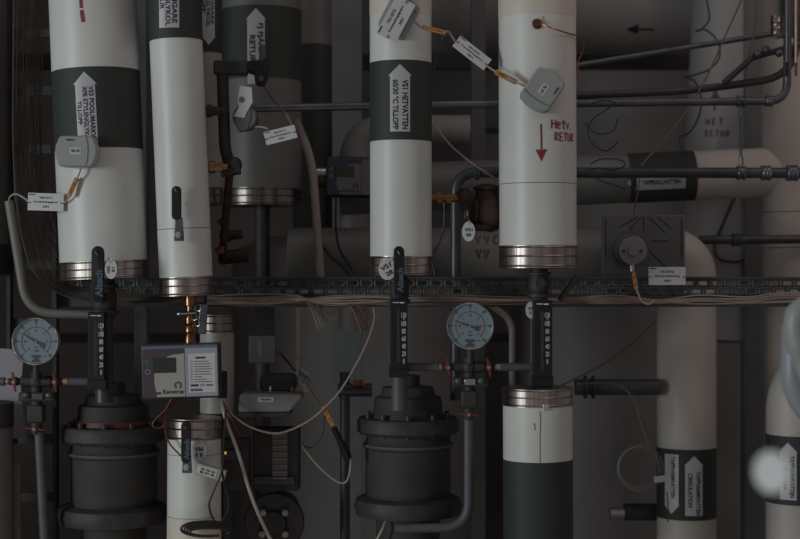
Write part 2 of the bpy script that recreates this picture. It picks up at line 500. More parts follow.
# --- VS1 hot water supply pipe
C = Cyl(400.5, -30, 401, 257, 30.8, 0.0)
t = pipe_thing('insulated_pipe', 'white insulated pipe with green band and an arrow label reading VS1 HETVATTEN', C)
build('jacket', C.seg(11, 61), 'white_jacket', t)
build('jacket', C.seg(-60, 11.5, 0.0006), 'cream_jacket', t, label='cream upper jacket')
build('jacket', C.seg(137, 257), 'white_jacket', t)
build('green_band', C.seg(59.5, 139.5, 0.0007), 'green_tape', t)
cap_ring(C, 256, 275, t)
f = C.fn(400, 98)
lab = build('arrow_label', arrow_sheet(f, 20, 23.6, 34, -33.5, 11.5, True, 0.0013), 'label_paper', t)
mb = MB()
text(mb, f, 'VS1 HETVATTEN', 5.2, -6.5, 50, 6.0, -90, 0.0016)
text(mb, f, '60/30 °C TILLOPP', -4.2, -6.5, 50, 6.0, -90, 0.0016)
build('lettering', mb, 'ink', lab)

# --- Hetv. retur pipe
E = Cyl(537, -30, 538, 246, 38.6, 0.0)
t = pipe_thing('insulated_pipe', 'broad white insulated pipe with a red hand-drawn downward arrow and handwriting', E)
build('jacket', E.seg(12, 182), 'white_jacket', t)
build('jacket', E.seg(182.6, 246, -0.0004), 'white_jacket', t)
build('jacket', E.seg(-60, 12.5, 0.0006), 'cream_jacket', t, label='cream upper jacket')
cap_ring(E, 245, 268, t)
f = E.fn(541, 140)
mb = MB(); stroke(mb, f, [(0.0, 16), (0.3, 4), (0.4, -10)], 1.7)
mb.add([f(-5.6, -9.5, .0008), f(6.0, -9.2, .0008), f(0.4, -21.5, .0008)], [(0, 1, 2)])
build('marker_arrow', mb, 'red_marker', t, label='red marker arrow')
f = E.fn(563, 130)
mb = MB(); hand(mb, f, 'Hetv.', -13.5, 1.0, 9.0, 6.0, 1.6); hand(mb, f, 'RETUR', -10, -11, 8.0, 5.6, 1.5)
build('handwriting', mb, 'red_marker', t, label='red handwriting')
b = E.ax(E.z(23))+V((0.002, -E.r, 0))

# --- lower white/green pipe under Hetv
G = Cyl(537.5, 395, 538.5, 575, 34.6, 0.0)
t = pipe_thing('insulated_pipe', 'short white insulated pipe with shiny cap and long dark green band below', G)
build('jacket', G.seg(404, 464), 'white_jacket', t)
build('green_band', G.seg(463, 620, 0.0007), 'green_tape', t)
cap_ring(G, 390, 408, t, top_open=False)
f = G.fn(540, 435)
mb = MB(); stroke(mb, f, [(0, 24), (0.8, 12), (0, 0), (0, -29)], 0.8, 0.0006); stroke(mb, f, [(-5.8, 12), (-5.2, 9), (-4.9, 5)], 1.0, 0.0006)
build('seam', mb, 'sensor_dark', t, label='dark lengthwise seam')
f = G.fn(545, 407)
build('foil_tab', MB().fbox(f, -2, 3.5, -3.5, 2.5, 0.0015, 0.004), 'chrome', t, bevel=0.0004)

# --- lower pipe under the meter, and the one behind it
H = Cyl(194.5, 430, 194, 575, 26.8, -0.01)
t = pipe_thing('insulated_pipe', 'white insulated pipe below the heat meter, dark lever and tag on its cap', H)
build('jacket', H.seg(438, 456), 'white_jacket', t)
build('jacket', H.seg(456.5, 519), 'white_jacket', t, label='white jacket section')
build('jacket', H.seg(519.5, 620, 0.0005), 'cream_jacket', t, label='cream lower jacket')
cap_ring(H, 420, 441, t, top_open=False)
I_ = Cyl(217, 322, 217.5, 470, 17.0, 0.085)
t = pipe_thing('insulated_pipe', 'narrow pale insulated pipe partly behind the heat meter with shiny cap', I_)
build('jacket', I_.seg(331, 414), 'mid_shade_jacket', t)
build('core_pipe', MB().cyl(I_.ax(I_.z(410)), P(217, 640, 0.085), .014), 'black_iron', t)
cap_ring(I_, 315, 333, t, 'shaded_foil_cap', top_open=False)

# --- edge pipe, far left
J = Cyl(-21, -30, -19, 245, 28.5, 0.15)
t = pipe_thing('insulated_pipe', 'dim pale insulated pipe cut by the picture edge beside vertical cables', J)
build('jacket', J.seg(-60, 245), 'shaded_jacket', t)
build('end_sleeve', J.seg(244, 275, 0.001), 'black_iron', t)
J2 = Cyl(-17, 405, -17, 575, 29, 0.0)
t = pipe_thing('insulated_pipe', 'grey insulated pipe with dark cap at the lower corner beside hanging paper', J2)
build('jacket', J2.seg(425, 620), 'shaded_jacket', t)
build('end_sleeve', J2.seg(405, 430, 0.002), 'black_iron', t)
# core pipes that join the edge pipes
build('bare_pipe', MB().cyl(J.ax(J.z(270)), P(-19, 410, 0.15), 0.02), 'dark_pipe', t)

# --- pipe behind the lever pipe
K = Cyl(205.5, -30, 206.5, 187, 16, 0.20)
t = pipe_thing('insulated_pipe', 'slim pale insulated pipe behind the lever pipe with a downward arrow label', K)
build('jacket', K.seg(50, 188), 'mid_shade_jacket', t)
build('green_band', K.seg(-60, 51.5, 0.0007), 'green_tape', t)
cap_ring(K, 187, 204, t, 'shaded_foil_cap')
f = K.fn(208.5, 0)
lab = build('arrow_label', arrow_sheet(f, 12.5, 14.5, 70, -45, 9, False, 0.0013), 'label_paper', t)
mb = MB()
text(mb, f, 'KYLA FÖRÅNGARE', 4.2, 10, 68, 3.9, -90, 0.0016)
text(mb, f, '30% ETYLENGLYKOL', -0.4, 8, 70, 3.9, -90, 0.0016)
text(mb, f, 'TILLOPP', -4.6, 2, 30, 3.4, -90, 0.0016)
build('lettering', mb, 'ink', lab)

# --- FJ pipe
L_ = Cyl(261, -30, 262, 187, 39.8, 0.50)
t = pipe_thing('insulated_pipe', 'broad grey insulated pipe with green band and arrow label reading FJ FJÄRRVÄRME', L_)
build('jacket', L_.seg(-60, 6), 'shaded_jacket', t)
build('jacket', L_.seg(76, 188), 'shaded_jacket', t)
build('green_band', L_.seg(4.5, 77, 0.0007), 'green_tape', t)
cap_ring(L_, 187, 204, t, 'shaded_foil_cap')
f = L_.fn(256, 40)
lab = build('arrow_label', arrow_sheet(f, 17.6, 19.8, 32, -44, 11, True, 0.0013), 'label_paper', t)
mb = MB()
text(mb, f, 'FJ FJÄRRVÄRME', 4.6, -12, 58, 7.2, -90, 0.0018)
text(mb, f, 'RETUR', -3.6, -9, 28, 6.0, -90, 0.0018)
build('lettering', mb, 'ink', lab)
build('core_pipe', MB().cyl(L_.ax(L_.z(200)), P(263, 600, 0.5), 0.019), 'black_iron', t)

# --- farther pipe
N_ = Cyl(312, -30, 313, 260, 19.5, 0.85)
t = pipe_thing('insulated_pipe', 'dim slim insulated pipe behind the FJ pipe with a dark lower band', N_)
build('jacket', N_.seg(-80, 44), 'shaded_jacket', t)
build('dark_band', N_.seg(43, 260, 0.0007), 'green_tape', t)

# --- horizontal VVC pipe with elbow down to TAPPVARMVATTEN
s5 = s(0.5); rk = 29.3*s5
path = roundpath([P(640, 257, 0.5), P(686.5, 257, 0.5), P(686.5, 640, 0.5)], 0.12, 14)
t = thing('insulated_pipe', 'grey insulated pipe running sideways then bending down with TAPPVARMVATTEN arrow labels', 'pipe', P(686.5, 640, 0.5))
build('jacket', MB().tube(path, rk, 56), 'warm_jacket', t)
build('jacket', MB().cyl(P(289, 257, .5), P(641, 257, .5), rk, 64), 'shaded_jacket', t, label='sideways jacket darkened as shade')  # same pipe as the bend, its shade painted in by a darker jacket
Q = Cyl(686.5, 290, 686.5, 600, 29.3, 0.5)
build('green_band', Q.seg(450, 521, 0.0009), 'green_tape', t)
f = Q.fn(671.5, 483)
lab = build('arrow_label', arrow_sheet(f, 15.5, 17.6, 29, -31, 9.5, False, 0.0015), 'label_paper', t, label='downward arrow label')
build('lettering', text(MB(), f, 'TAPPVARMVATTEN', 2.0, 6, 42, 4.4, -90, 0.002), 'ink', lab)
f = Q.fn(694.0, 485)
lab = build('arrow_label', arrow_sheet(f, 17.5, 19.6, 29, -31, 10, True, 0.0015), 'label_paper', t, label='upward arrow label')
mb = MB(); text(mb, f, 'TAPPVARMVATTEN', 4.2, -8.5, 44, 4.6, -90, 0.002); text(mb, f, 'CIRKULATION', -3.8, -5.5, 34, 4.4, -90, 0.002)
build('lettering', mb, 'ink', lab)
W = HCyl(300, 257, 600, 257, 29.3, 0.5)
f = W.fn(485, 243)
mb = MB(); hand(mb, f, 'VVC', -9.5, -1, 9.5, 8.6, 1.9, .002); hand(mb, f, 'VV', -9.0, -16, 9, 7.6, 2.0, .002)
build('handwriting', mb, 'brown_marker', t, label='brown handwriting')

# --- horizontal TAPPKALLVATTEN pipe and its vertical header
X1 = HCyl(428, 187, 800, 171, 24.5, 0.62)
X2 = Cyl(791, 38, 793, 420, 29, 0.62)
t = thing('insulated_pipe', 'warm grey upright insulated header with a sideways branch labelled TAPPKALLVATTEN', 'pipe', X2.ax(X2.z(430)))
build('jacket', X1.seg(340, 630), 'shaded_jacket', t)  # shaded jacket colour on the run behind the front pipes
build('jacket', X1.seg(690, 778), 'warm_jacket', t, label='warm pale jacket')
build('green_band', X1.seg(627, 693, 0.001), 'green_tape', t)
f = X1.fn(657, 182)
mb = MB()
mb.add([f(-30, 0, .0015), f(-20, 7.5, .0015), f(-20, -7.5, .0015)], [(0, 1, 2)])
for a in range(6):
    mb.add([f(-20, -7.5+2.5*a, .0015), f(28, -7.5+2.5*a, .0015), f(28, -5+2.5*a, .0015), f(-20, -5+2.5*a, .0015)], [(0, 1, 2, 3)])
lab = build('arrow_label', mb, 'label_paper', t)
build('lettering', text(MB(), f, 'TAPPKALLVATTEN', 4, 0, 38, 4.6, 0, 0.002), 'ink', lab)
build('jacket', X2.seg(38, 211), 'warm_jacket', t)
build('jacket', X2.seg(211.7, 247, 0.0004), 'warm_jacket', t)
build('jacket', X2.seg(247.7, 430), 'warm_jacket', t)
build('core_pipe', MB().cyl(X2.ax(X2.z(40)), P(789, -60, .62), 0.022), 'dark_pipe', t)
X3 = Cyl(777, 16, 777, 33, 5.5, 0.30)
b3 = build('clamp_sleeve', MB().lathe(X3.A, (0, 0, -1), [(0, .013), (.001, .0145), (.014, .0145), (.016, .016), (.018, .0145), (.03, .0145), (.032, .016), (.034, .0145), (.044, .0145)], 28), 'foil_cap', t)
t = thing('insulated_pipe', 'dim grey pipe elbow glimpsed behind the VS1 pipe above the second meter', 'pipe', P(354, 200, .8))
build('jacket', MB().tube(roundpath([P(354, 330, .8), P(354, 130, .8), P(470, 130, .8)], .09, 12), 15*s(.8), 36), 'duct_skin', t)

# --- far right lower pipe
Y1 = Cyl(797, 345, 797.5, 600, 30.5, 0.30)
path = roundpath([P(900, 372, 0.30), P(797, 372, 0.30), P(797.5, 640, 0.30)], 0.10, 14)
t = thing('insulated_pipe', 'pale insulated pipe at the picture edge with green band and upward arrow label', 'pipe', P(797.5, 640, .3))
build('jacket', MB().tube(path, Y1.r, 56), 'warm_jacket', t)
build('green_band', Y1.seg(437, 506, 0.0009), 'green_tape', t)
f = Y1.fn(788, 472)
lab = build('arrow_label', arrow_sheet(f, 17, 19.5, 29.5, -28, 10, True, 0.0015), 'label_paper', t)
mb = MB(); text(mb, f, 'TAPPVARMVATTEN', 4.2, -4.5, 42, 4.6, -90, 0.002); text(mb, f, 'TILLOPP', -3.8, -6, 24, 4.4, -90, 0.002)
build('lettering', mb, 'ink', lab)

# --- ducts at the top right
t = thing('ventilation_duct', 'large dim horizontal duct with a black painted arrow near the ceiling', 'duct', P(640, 62, 1.32))
O1 = HCyl(470, 8, 700, 8, 46, 1.32)
build('duct_shell', O1.seg(430, 735), 'duct_skin', t)
f = O1.fn(638, 29)
mb = MB(); stroke(mb, f, [(15, 0), (-4, 0)], 2.0, 0.002); mb.add([f(-12, 0, .002), f(0, 5.5, .002), f(0, -5.5, .002)], [(0, 1, 2)])
build('painted_arrow', mb, 'ink', t, label='dark painted arrow')
t = thing('ventilation_duct', 'large dim upright duct with faded handwriting and a dark red arrow', 'duct', P(712, 330, 1.02))
O2 = Cyl(738, -40, 716, 340, 42, 1.02)
build('duct_shell', O2.seg(-80, 340), 'duct_skin', t)
f = O2.fn(717, 128)
mb = MB(); hand(mb, f, 'HET', -12, 2, 6.5, 7.0, 1.7); hand(mb, f, 'RETUR', -12, -9.5, 6.0, 5.4, 1.4)
build('handwriting', mb, 'brown_marker', t, label='faded handwriting')
f = O2.fn(715, 100)
mb = MB(); stroke(mb, f, [(0, 0), (0, -12)], 2.0, .0015); mb.add([f(-5, 0, .0015), f(5, 0, .0015), f(0, 11, .0015)], [(0, 1, 2)])
build('marker_arrow', mb, 'brown_marker', t, label='dark red marker arrow')
t = build('steel_column', MB().box(P(752, 269, 0.92), (0.052, 0.05, 3.0)), 'panel_grey', cat='column', label='dark steel column behind the iron pipes near the pale header')
t['_o'] = t['_o']

# --- large dark tank behind
t = thing('storage_tank', 'large dark cylindrical tank in shadow behind the pumps', 'tank', (-0.15, 1.9, 0))
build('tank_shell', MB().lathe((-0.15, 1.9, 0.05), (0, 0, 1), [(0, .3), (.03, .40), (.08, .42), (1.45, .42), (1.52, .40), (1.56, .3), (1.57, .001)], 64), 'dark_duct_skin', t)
build('tank_foot', MB().cyl((-0.15, 1.9, 0), (-0.15, 1.9, 0.07), 0.25), 'black_iron', t)
t = thing('storage_tank', 'dark grey tank in shadow right of the lower green pipe', 'tank', (0.68, 1.9, 0))
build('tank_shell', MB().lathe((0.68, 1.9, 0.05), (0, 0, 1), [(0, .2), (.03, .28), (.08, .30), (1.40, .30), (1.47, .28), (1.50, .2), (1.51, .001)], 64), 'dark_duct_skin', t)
build('tank_foot', MB().cyl((0.68, 1.9, 0), (0.68, 1.9, 0.07), 0.18), 'black_iron', t)
t = thing('control_cabinet', 'dark control cabinet on the back wall above the sideways pipes', 'cabinet', P(460, 120, 2.4))
build('cabinet_body', MB().box(P(455, 85, 2.42), (0.36, 0.22, 0.34)), 'dim_box', t, bevel=0.006)
build('cabinet_door', MB().box(P(455, 85, 2.30), (0.34, 0.02, 0.32)), 'panel_grey', t, bevel=0.004)

# ================================================================== BARE PIPES AND CABLE TRAY
def coupling(parent, p, D, r, L, material='dark_pipe'):
    D = V(D).normalized(); p = V(p)-D*L/2
    return build('coupling', MB().lathe(p, D, [(0, r), (0, r*1.35), (L*.15, r*1.5), (L*.3, r*1.35), (L*.42, r*1.35), (L*.5, r*1.45), (L*.58, r*1.35), (L*.7, r*1.35), (L*.85, r*1.5), (L, r*1.35), (L, r)], 24), material, parent)
def pipe_clamp(parent, c, D, r):
    c = V(c); D = V(D).normalized()
    mb = MB().torus(c-D*.007, D, r+.002, .003, 24, 6).torus(c+D*.007, D, r+.002, .003, 24, 6)
    mb.lathe(c-D*.007, D, [(0, r*1.0), (0, r+.002), (.014, r+.002), (.014, r*1.0)], 24)
    mb.box(c+V((0, -r-.004, 0.0)), (.012, .008, .008)).ball(c+V((0, -r-.010, 0)), .004)
    return build('pipe_clamp', mb, 'steel_pipe', parent)

Yp = 0.28
def q(*a, Y=Yp): return [P(x, y, Y) for x, y in a]
t = thing('steel_pipe', 'upper long thin steel pipe crossing behind the white pipes and elbowing upward', 'pipe', P(250, 108, Yp))
build('pipe_run', MB().tube(roundpath(q((246, 108.5), (430, 105), (787, 101), (788, -60)), .045, 10), 4.0*s(Yp), 20), 'steel_pipe', t)
coupling(t, P(769, 101, Yp), (1, 0, 0), 4.0*s(Yp), .016, 'steel_pipe')
pipe_clamp(t, P(741, 101.4, Yp), (1, 0, 0), 4.0*s(Yp))
t = thing('steel_pipe', 'thick dark iron pipe with elbow dropping behind the round gauge', 'pipe', P(455, 400, Yp))
build('pipe_run', MB().tube(roundpath(q((455.5, 400), (455.5, 172.5), (640, 172.8), (830, 173)), .05, 12), 5.3*s(Yp), 24), 'dark_pipe', t)
coupling(t, P(477, 172.6, Yp), (1, 0, 0), 5.3*s(Yp), .012)
coupling(t, P(766, 173, Yp), (1, 0, 0), 5.3*s(Yp), .022, 'steel_pipe')
coupling(t, P(792, 173, Yp), (1, 0, 0), 5.6*s(Yp), .026, 'steel_pipe')
pipe_clamp(t, P(741, 173, Yp), (1, 0, 0), 5.3*s(Yp))
t = thing('hanger_rod', 'thin threaded rod linking the clamps of the two iron pipes', 'rod', P(741, 168, Yp))
build('rod', MB().tube(q((741, 166), (740.8, 107)), 1.5*s(Yp), 10), 'steel_pipe', t)
build('rod_nut', MB().cyl(P(741, 165, Yp), P(741, 157, Yp), .006, 6), 'steel_pipe', t)
build('rod_nut', MB().cyl(P(741, 117, Yp), P(741, 110, Yp), .005, 6), 'steel_pipe', t)
t = thing('steel_pipe', 'dark iron pipe rising gently then curving up beside the header', 'pipe', P(650, 98, .36))
build('pipe_run', MB().tube(roundpath([P(520, 98, .36), P(690, 91, .36), P(797, 76, .36), P(798, -60, .36)], .09, 12), 3.8*s(.36), 18), 'dark_pipe', t)
build('branch', MB().tube([P(724, 83, .34), P(752, 58, .34), P(800, 44, .34)], 3.2*s(.34), 14), 'dark_pipe', t)
for (x, y) in ((757, 54), (766, 50), (779, 53), (788, 52)):
    build('fitting', MB().ball(P(x, y, .33), 4.2*s(.34), 16), 'steel_pipe', t)
t = thing('steel_pipe', 'slender slanting steel tube below the dark horizontal duct', 'pipe', P(580, 66, .4))
build('pipe_run', MB().tube([P(560, 68, .4), P(784, 32, .4)], 2.8*s(.4), 14), 'steel_pipe', t)
t = thing('steel_pipe', 'short dark pipe entering the header below the hanger rod', 'pipe', P(712, 240, .75))
build('pipe_run', MB().tube([P(700, 240, .52), P(840, 239, .52)], 4.5*s(.52), 18), 'dark_pipe', t)
coupling(t, P(736, 240, .52), (1, 0, 0), 4.5*s(.52), .02)
for i, (x, w) in enumerate(((787, 1.9), (796, 1.6))):
    b = build('riser_tube', MB().tube([P(x, -60, .22), P(x, 62, .22), P(x, 75, .27)], w*s(.2), 12), ('steel_pipe', 'pale_copper')[i], cat='pipe',
              label=('thin steel riser tube in front of the header top', 'thin copper-coloured riser tube at the top beside the picture edge')[i])
# dark beam low in the back
build('support_beam', MB().box(P(400, 338, 1.9), (2.6, .05, .03)), 'dark_equipment', cat='beam', label='dark horizontal support beam in the shadow behind the gauges')
build('support_beam', MB().box(P(400, 62, 1.9), (2.9, .05, .05)), 'dark_equipment', cat='beam', label='dark horizontal support beam high in the shadow')
for i, (x, w, lab_) in enumerate(((347, 30, 'dark vertical post beside the VS1 pipe in shadow'), (142, 12, 'dark vertical post between the two white front pipes'), (478, 14, 'dark vertical post beside the hand-marked broad pipe'))):
    build('steel_post', MB().box(V((P(x, 269, (1.2, .35, 1.08)[i]).x, (1.2, .35, 1.08)[i], 1.55)), (w*s((1.2, .35, 1.08)[i]), .05, 3.1)), 'panel_grey', cat='post', label=lab_)

# perforated cable tray
Yt = 0.17
def perforated(x0, x1, y0, y1, nx, rows, Y, thick=.002, jitter=0):
    mb = MB(); ch = (y1-y0)/rows; cw = (x1-x0)/nx
    for r in range(rows):
        off = cw/2 if r % 2 else 0
        xs = [x0]+[x0+off+cw*i for i in range(1 if off else 0, nx+1)]
        if off: xs = [x0]+[x0+off+cw*i for i in range(nx)]+[x1]
        else: xs = [x0+cw*i for i in range(nx+1)]
        for i in range(len(xs)-1):
            a, b = xs[i], xs[i+1]; c0, c1 = y0+r*ch, y0+(r+1)*ch
            w = b-a
            if w < cw*.8:
                mb.add([P(a, c0, Y), P(b, c0, Y), P(b, c1, Y), P(a, c1, Y)], [(0, 1, 2, 3)]); continue
            cx, cy = (a+b)/2, (c0+c1)/2; hw, hh = w*.31, ch*.23
            n = 16; inner = []; outer = []
            for k in range(n):
                th = 2*PI*(k+.5)/n; cc, ss = math.cos(th), math.sin(th)
                ix = (hw-hh)*(1 if cc > 0 else -1)+hh*cc; iy = hh*ss
                inner.append((cx+ix, cy+iy))
                m_ = max(abs(cc)/(w/2), abs(ss)/(ch/2)); outer.append((cx+cc/m_, cy+ss/m_))
            # snap outer samples nearest the corners
            for (qx, qy) in ((a, c0), (b, c0), (b, c1), (a, c1)):
                j = min(range(n), key=lambda k: (outer[k][0]-qx)**2+(outer[k][1]-qy)**2); outer[j] = (qx, qy)
            vs = [P(x, y, Y) for x, y in inner]+[P(x, y, Y) for x, y in outer]
            mb.add(vs, [(k, (k+1) % n, n+(k+1) % n, n+k) for k in range(n)])
    return mb
tray = thing('cable_tray', 'long dark perforated cable tray running across the whole room behind the valves', 'cable tray', P(60, 307, Yt))
b = build('side_rail', perforated(52, 864, 279, 295.5, 58, 2, Yt), 'tray_steel', tray, label='perforated side rail', angle=4)
md = b.modifiers.new('thick', 'SOLIDIFY'); md.thickness = .002
build('tray_bottom', MB().box((P(456, 306, Yt).x, Yt+.042, P(456, 306, Yt).z), (808*s(Yt), .08, .004)), 'tray_steel', tray)
build('lower_strip', MB().box((P(456, 300.7, Yt).x, Yt+.001, P(456, 300.7, Yt).z), (808*s(Yt), .002, 10.4*s(Yt))), 'tray_steel', tray)
build('rail_lip', MB().box((P(456, 278, Yt).x, Yt+.006, P(456, 278, Yt).z), (808*s(Yt), .014, .005)), 'tray_steel', tray)
# vertical tray by the picture edge
t = thing('cable_ladder', 'vertical dark cable ladder carrying the brown cables beside the VS3 pipe', 'cable tray', P(30, 560, .14))
for x in (10, 56): build('ladder_rail', MB().box((P(x, 269, .16).x, .16, 1.45), (.008, .03, 1.9)), 'dark_equipment', t)
for i in range(14): build('ladder_rung', MB().box((P(33, 269, .165).x, .165, .6+.13*i), (.1, .012, .02)), 'dark_equipment', t)

# cables: every one its own object
WTONES = {'beige_cable': ['beige_cable', 'tan_cable', 'beige_cable'], 'brown_cable': ['brown_cable', 'dark_cable', 'dark_cable']}
RW = random.Random(11)
def cable(name, label, pts, r_px, material, group=None, smooth=7, seg=8, ends=None, wob=0, lay=None):
    if wob:
        material = RW.choice(WTONES[material]); r_px *= RW.uniform(.8, 1.05)
        if lay is not None: pts = [(p[0], p[1], lay) for p in pts]
        pts = [(p[0], p[1]+RW.uniform(-wob, wob), p[2]) if 0 < i < len(pts)-1 else p for i, p in enumerate(pts)]
    pp = [P(*p) if len(p) == 3 else P(p[0], p[1], 0) for p in pts]
    k = s(sum(p.y for p in pp)/len(pp))
    return build(name, MB().tube(smoothpath(pp, smooth), r_px*k, seg), material, cat='cable', label=label, group=group)
R = random.Random(3)
for i in range(15):
    x = 15+i*1.75; dy = .105+.01*(i % 3)
    yb = 308-i*1.0; x = 14+i*2.0; rad = 40-i*1.3
    pts = [(x+1.5*math.sin(i), -30, dy), (x+R.uniform(-1, 1), 60, dy), (x+R.uniform(-1, 1)-1, 130, dy), (x+R.uniform(-1, 1)+2, 195, dy), (x+9+i*.5, 240, dy), (x+22+i*.5, 275-i*1.2, dy),
           (66, 297-i*1.0-(14-i)*.1, dy), (110, 302-i*.75, dy), (165, 302-i*.5, dy), (204, 301.5-i*.5, dy)]
    cable('brown_cable', 'thin brown cable in the bundle hanging beside the VS3 pipe and turning along the tray', pts, .8, 'brown_cable', 'brown cables on the vertical ladder', 6, 6, wob=1.1, lay=.074+.0046*i)
for i in range(8):
    pts = [(207, 296+i*1.1, .14), (250, 295.5+i*1.2, .135), (290, 295+i*1.3, .13), (303+i, 298+i*.7, .12), (311+i*1.9, 308-i*.3, .11), (315+i*2.4, 319-i*.9, .115), (319+i*2.6, 330-i*1.5, .15)]
    cable('beige_cable', 'beige cable of the first bunch spilling off the tray over the white conduit', pts, .78, 'beige_cable', 'first bunch leaving the tray', 6, 6, wob=1.5, lay=.132+.0042*i)
for i in range(9):
    pts = [(207, 297+i*.9, .15), (270, 299+i*.5-1.5*math.sin(i), .14), (300, 302-i*.6, .135), (325, 299+i*.6, .12), (342+i*1.2, 301+i*.3, .115), (353+i*1.4, 310-i*.5, .11), (358+i*1.8, 321-i*1.0, .12), (361+i*2.0, 331-i*1.6, .15)]
    cable('beige_cable', 'beige cable of the second bunch spilling off the tray near the VS1 thermometer', pts, .78, 'beige_cable', 'second bunch leaving the tray', 6, 6, wob=1.5, lay=.092+.0042*i)
for i in range(7):
    pts = [(296, 303-i*.9, .125), (330, 297+i*1.1+math.sin(i*2), .13), (370, 296+i*1.3, .125), (400, 297+i*1.1, .125), (450, 298+i*.9, .13), (500, 299+i*.6, .14), (560, 299+i*.6, .14), (590, 298+i*.7, .14)]
    cable('beige_cable', 'beige cable lying along the tray behind the VS1 thermometer', [(x, y-.5+.35*(i-3), z) for x, y, z in pts], .78, 'beige_cable', 'cables along the middle of the tray', 5, 6, wob=1.5, lay=.058+.0042*i)
for i in range(7):
    pts = [(585, 297.5+i*.8, .14), (620, 297+i*.8, .14), (660, 300+i*.5+math.sin(i), .13), (700, 297+i*1.0, .13), (745, 299+i*.6, .13), (780, 294+i*1.0, .13), (830, 293+i*1.1, .13)]
    cable('beige_cable', 'pale cable lying along the tray in front of the bent insulated pipe', [(x, y+.3*(i-3), z) for x, y, z in pts], .78, 'beige_cable', 'cables along the far end of the tray', 5, 6, wob=1.5, lay=.135+.0042*i)

# conduits
def conduit(label, pts, r, material='conduit_grey', rad=.06):
    return build('conduit', MB().tube(roundpath([P(*p) for p in pts], rad, 12), r*s(pts[0][2]), 16), material, cat='conduit', label=label)
conduit('grey plastic conduit bending from the hanging tag to the first thermometer', [(9, 201, .03), (27, 313, .03), (95, 315, .03)], 4.6)
conduit('pale curved conduit hanging between the FJ pipe and the VS1 pipe', [(296, 120, .3), (312, 160, .3), (321, 282, .3)], 4.2, 'conduit_pale', rad=.12)
conduit('pale straight conduit dropping below the tray above the small grey box', [(299, 285, .3), (299, 330, .3), (299, 378, .3)], 3.4, 'conduit_pale')
conduit('dim pale conduit curving down behind the gauge to the shiny cap', [(490, 305, .3), (512, 320, .3), (512, 392, .3)], 3.2, rad=.05)

cable('white_cable', 'short pale cable from the conduit top to the first hanging tag', [(9, 204, .03), (10, 197, .01), (16, 194, -.02), (24, 198, -.05), (29, 202, -.06)], 1.0, 'white_cable')
cable('beige_cable', 'long thin beige cable sagging from the tray over the grey box', [(374, 308, .10), (374, 322, .08), (366, 345, .06), (352, 372, .05), (336, 396, .04), (310, 420, .03), (280, 433, .02), (255, 429, .01), (236, 418, 0), (222, 402, .02)], 1.05, 'beige_cable')
cable('white_cable', 'thick white cable running down past the dark flange', [(221, 400, .0), (226, 420, -.02), (238, 452, -.02), (250, 492, -.02), (262, 522, -.02), (275, 548, -.02)], 1.8, 'white_cable')
cable('beige_cable', 'pale cable looping below the black plug', [(302, 446, .1), (318, 466, .08), (336, 481, .07), (346, 482, .07), (350, 470, .06), (351, 455, .06)], 1.0, 'white_cable')
cable('black_cable', 'dark cable hanging beside the black plug', [(325, 415, .05), (322, 436, .07), (312, 447, .1), (303, 446, .12)], .8, 'brown_cable')
cable('beige_cable', 'pale cable at the bottom edge beneath the dark pump', [(386, 520, .05), (382, 530, .04), (374, 545, .04)], 1.3, 'white_cable')
cable('black_cable', 'black cable hanging in a long loop beside the tagged lever', [(226, 410, -.05), (224, 440, -.08), (222, 470, -.11), (214, 490, -.11), (209, 505, -.11), (214, 520, -.11), (222, 521, -.11), (229, 505, -.10), (224, 484, -.10), (222, 470, -.11)], 1.1, 'black_cable')
for i in range(4):
    cx, cy = 209+i*.8, 529+i
    pts = [(cx+(24-i*2)*math.cos(a)-(4 if math.cos(a) < 0 else 0), cy-(7.5-i*1.2)*math.sin(a), -.095-.004*i) for a in [k*PI/6-.6 for k in range(12)]]
    cable('black_cable', 'black cable turn of the coil lying across the white pipe', pts, 1.3, 'black_cable', 'coil of black cable')
for i in range(3):
    cable('red_cable', 'thin red wire dropping from behind the meter beside the white cable', [(222, 400, .02), (228+i, 415, .0), (235+i*1.2, 430, .0), (238+i, 443-i*2, .01), (233, 440, .02), (226, 424-i*3, .03)], .8, 'red_cable', 'red wires beside the white cable')
cable('red_cable', 'thin red wire curling from the meter to the lever of the capped pipe', [(178, 398, -.02), (167, 412, -.05), (165, 430, -.07), (170, 444, -.075), (181, 456, -.08)], .9, 'red_cable')
cable('red_cable', 'thin red wire bunch curled left of the lever', [(172, 398, .0), (165, 410, .0), (155, 420, .0), (153, 426, .0), (160, 428, .0), (167, 422, .0)], .9, 'red_cable')
cable('copper_capillary', 'thin copper capillary leaving the hole in the broad hand-marked pipe', [(541, 24, -.095), (552, 28, -.10), (567, 33, -.07), (580, 37, -.03), (584, 44, -.01), (582, 53, 0), (578, 62, 0), (579, 73, 0), (586, 80, 0)], .75, 'copper')
cable('black_cable', 'black wire looping down the upright duct from above', [(704, -10, .8), (709, 12, .8), (708, 22, .8), (700, 30, .8), (696, 31, .8), (706, 30, .8), (718, 42, .8), (719, 58, .8), (708, 70, .8), (690, 76, .8), (684, 76, .8)], .9, 'black_cable')
cable('black_cable', 'black wire hanging in a curve in front of the upright duct', [(684, 76, .8), (695, 82, .8), (701, 98, .8), (699, 116, .8), (690, 132, .8), (680, 138, .8), (683, 152, .8)], .9, 'black_cable')
cable('white_cable', 'thin pale wire slanting across in front of the upright duct', [(746, -10, .34), (728, 30, .34), (705, 80, .34), (680, 120, .34), (641, 166, .34)], .9, 'conduit_grey')
cable('white_cable', 'thin pale wire hanging behind the hanger rod', [(757, -10, .36), (755, 30, .36), (747, 65, .36), (744, 110, .36)], .8, 'conduit_grey')
cable('white_cable', 'thin wire hanging down to the round white actuator', [(641, 166, .33), (639, 185, .33), (634, 212, .30), (632, 238, .22)], .7, 'brown_cable')
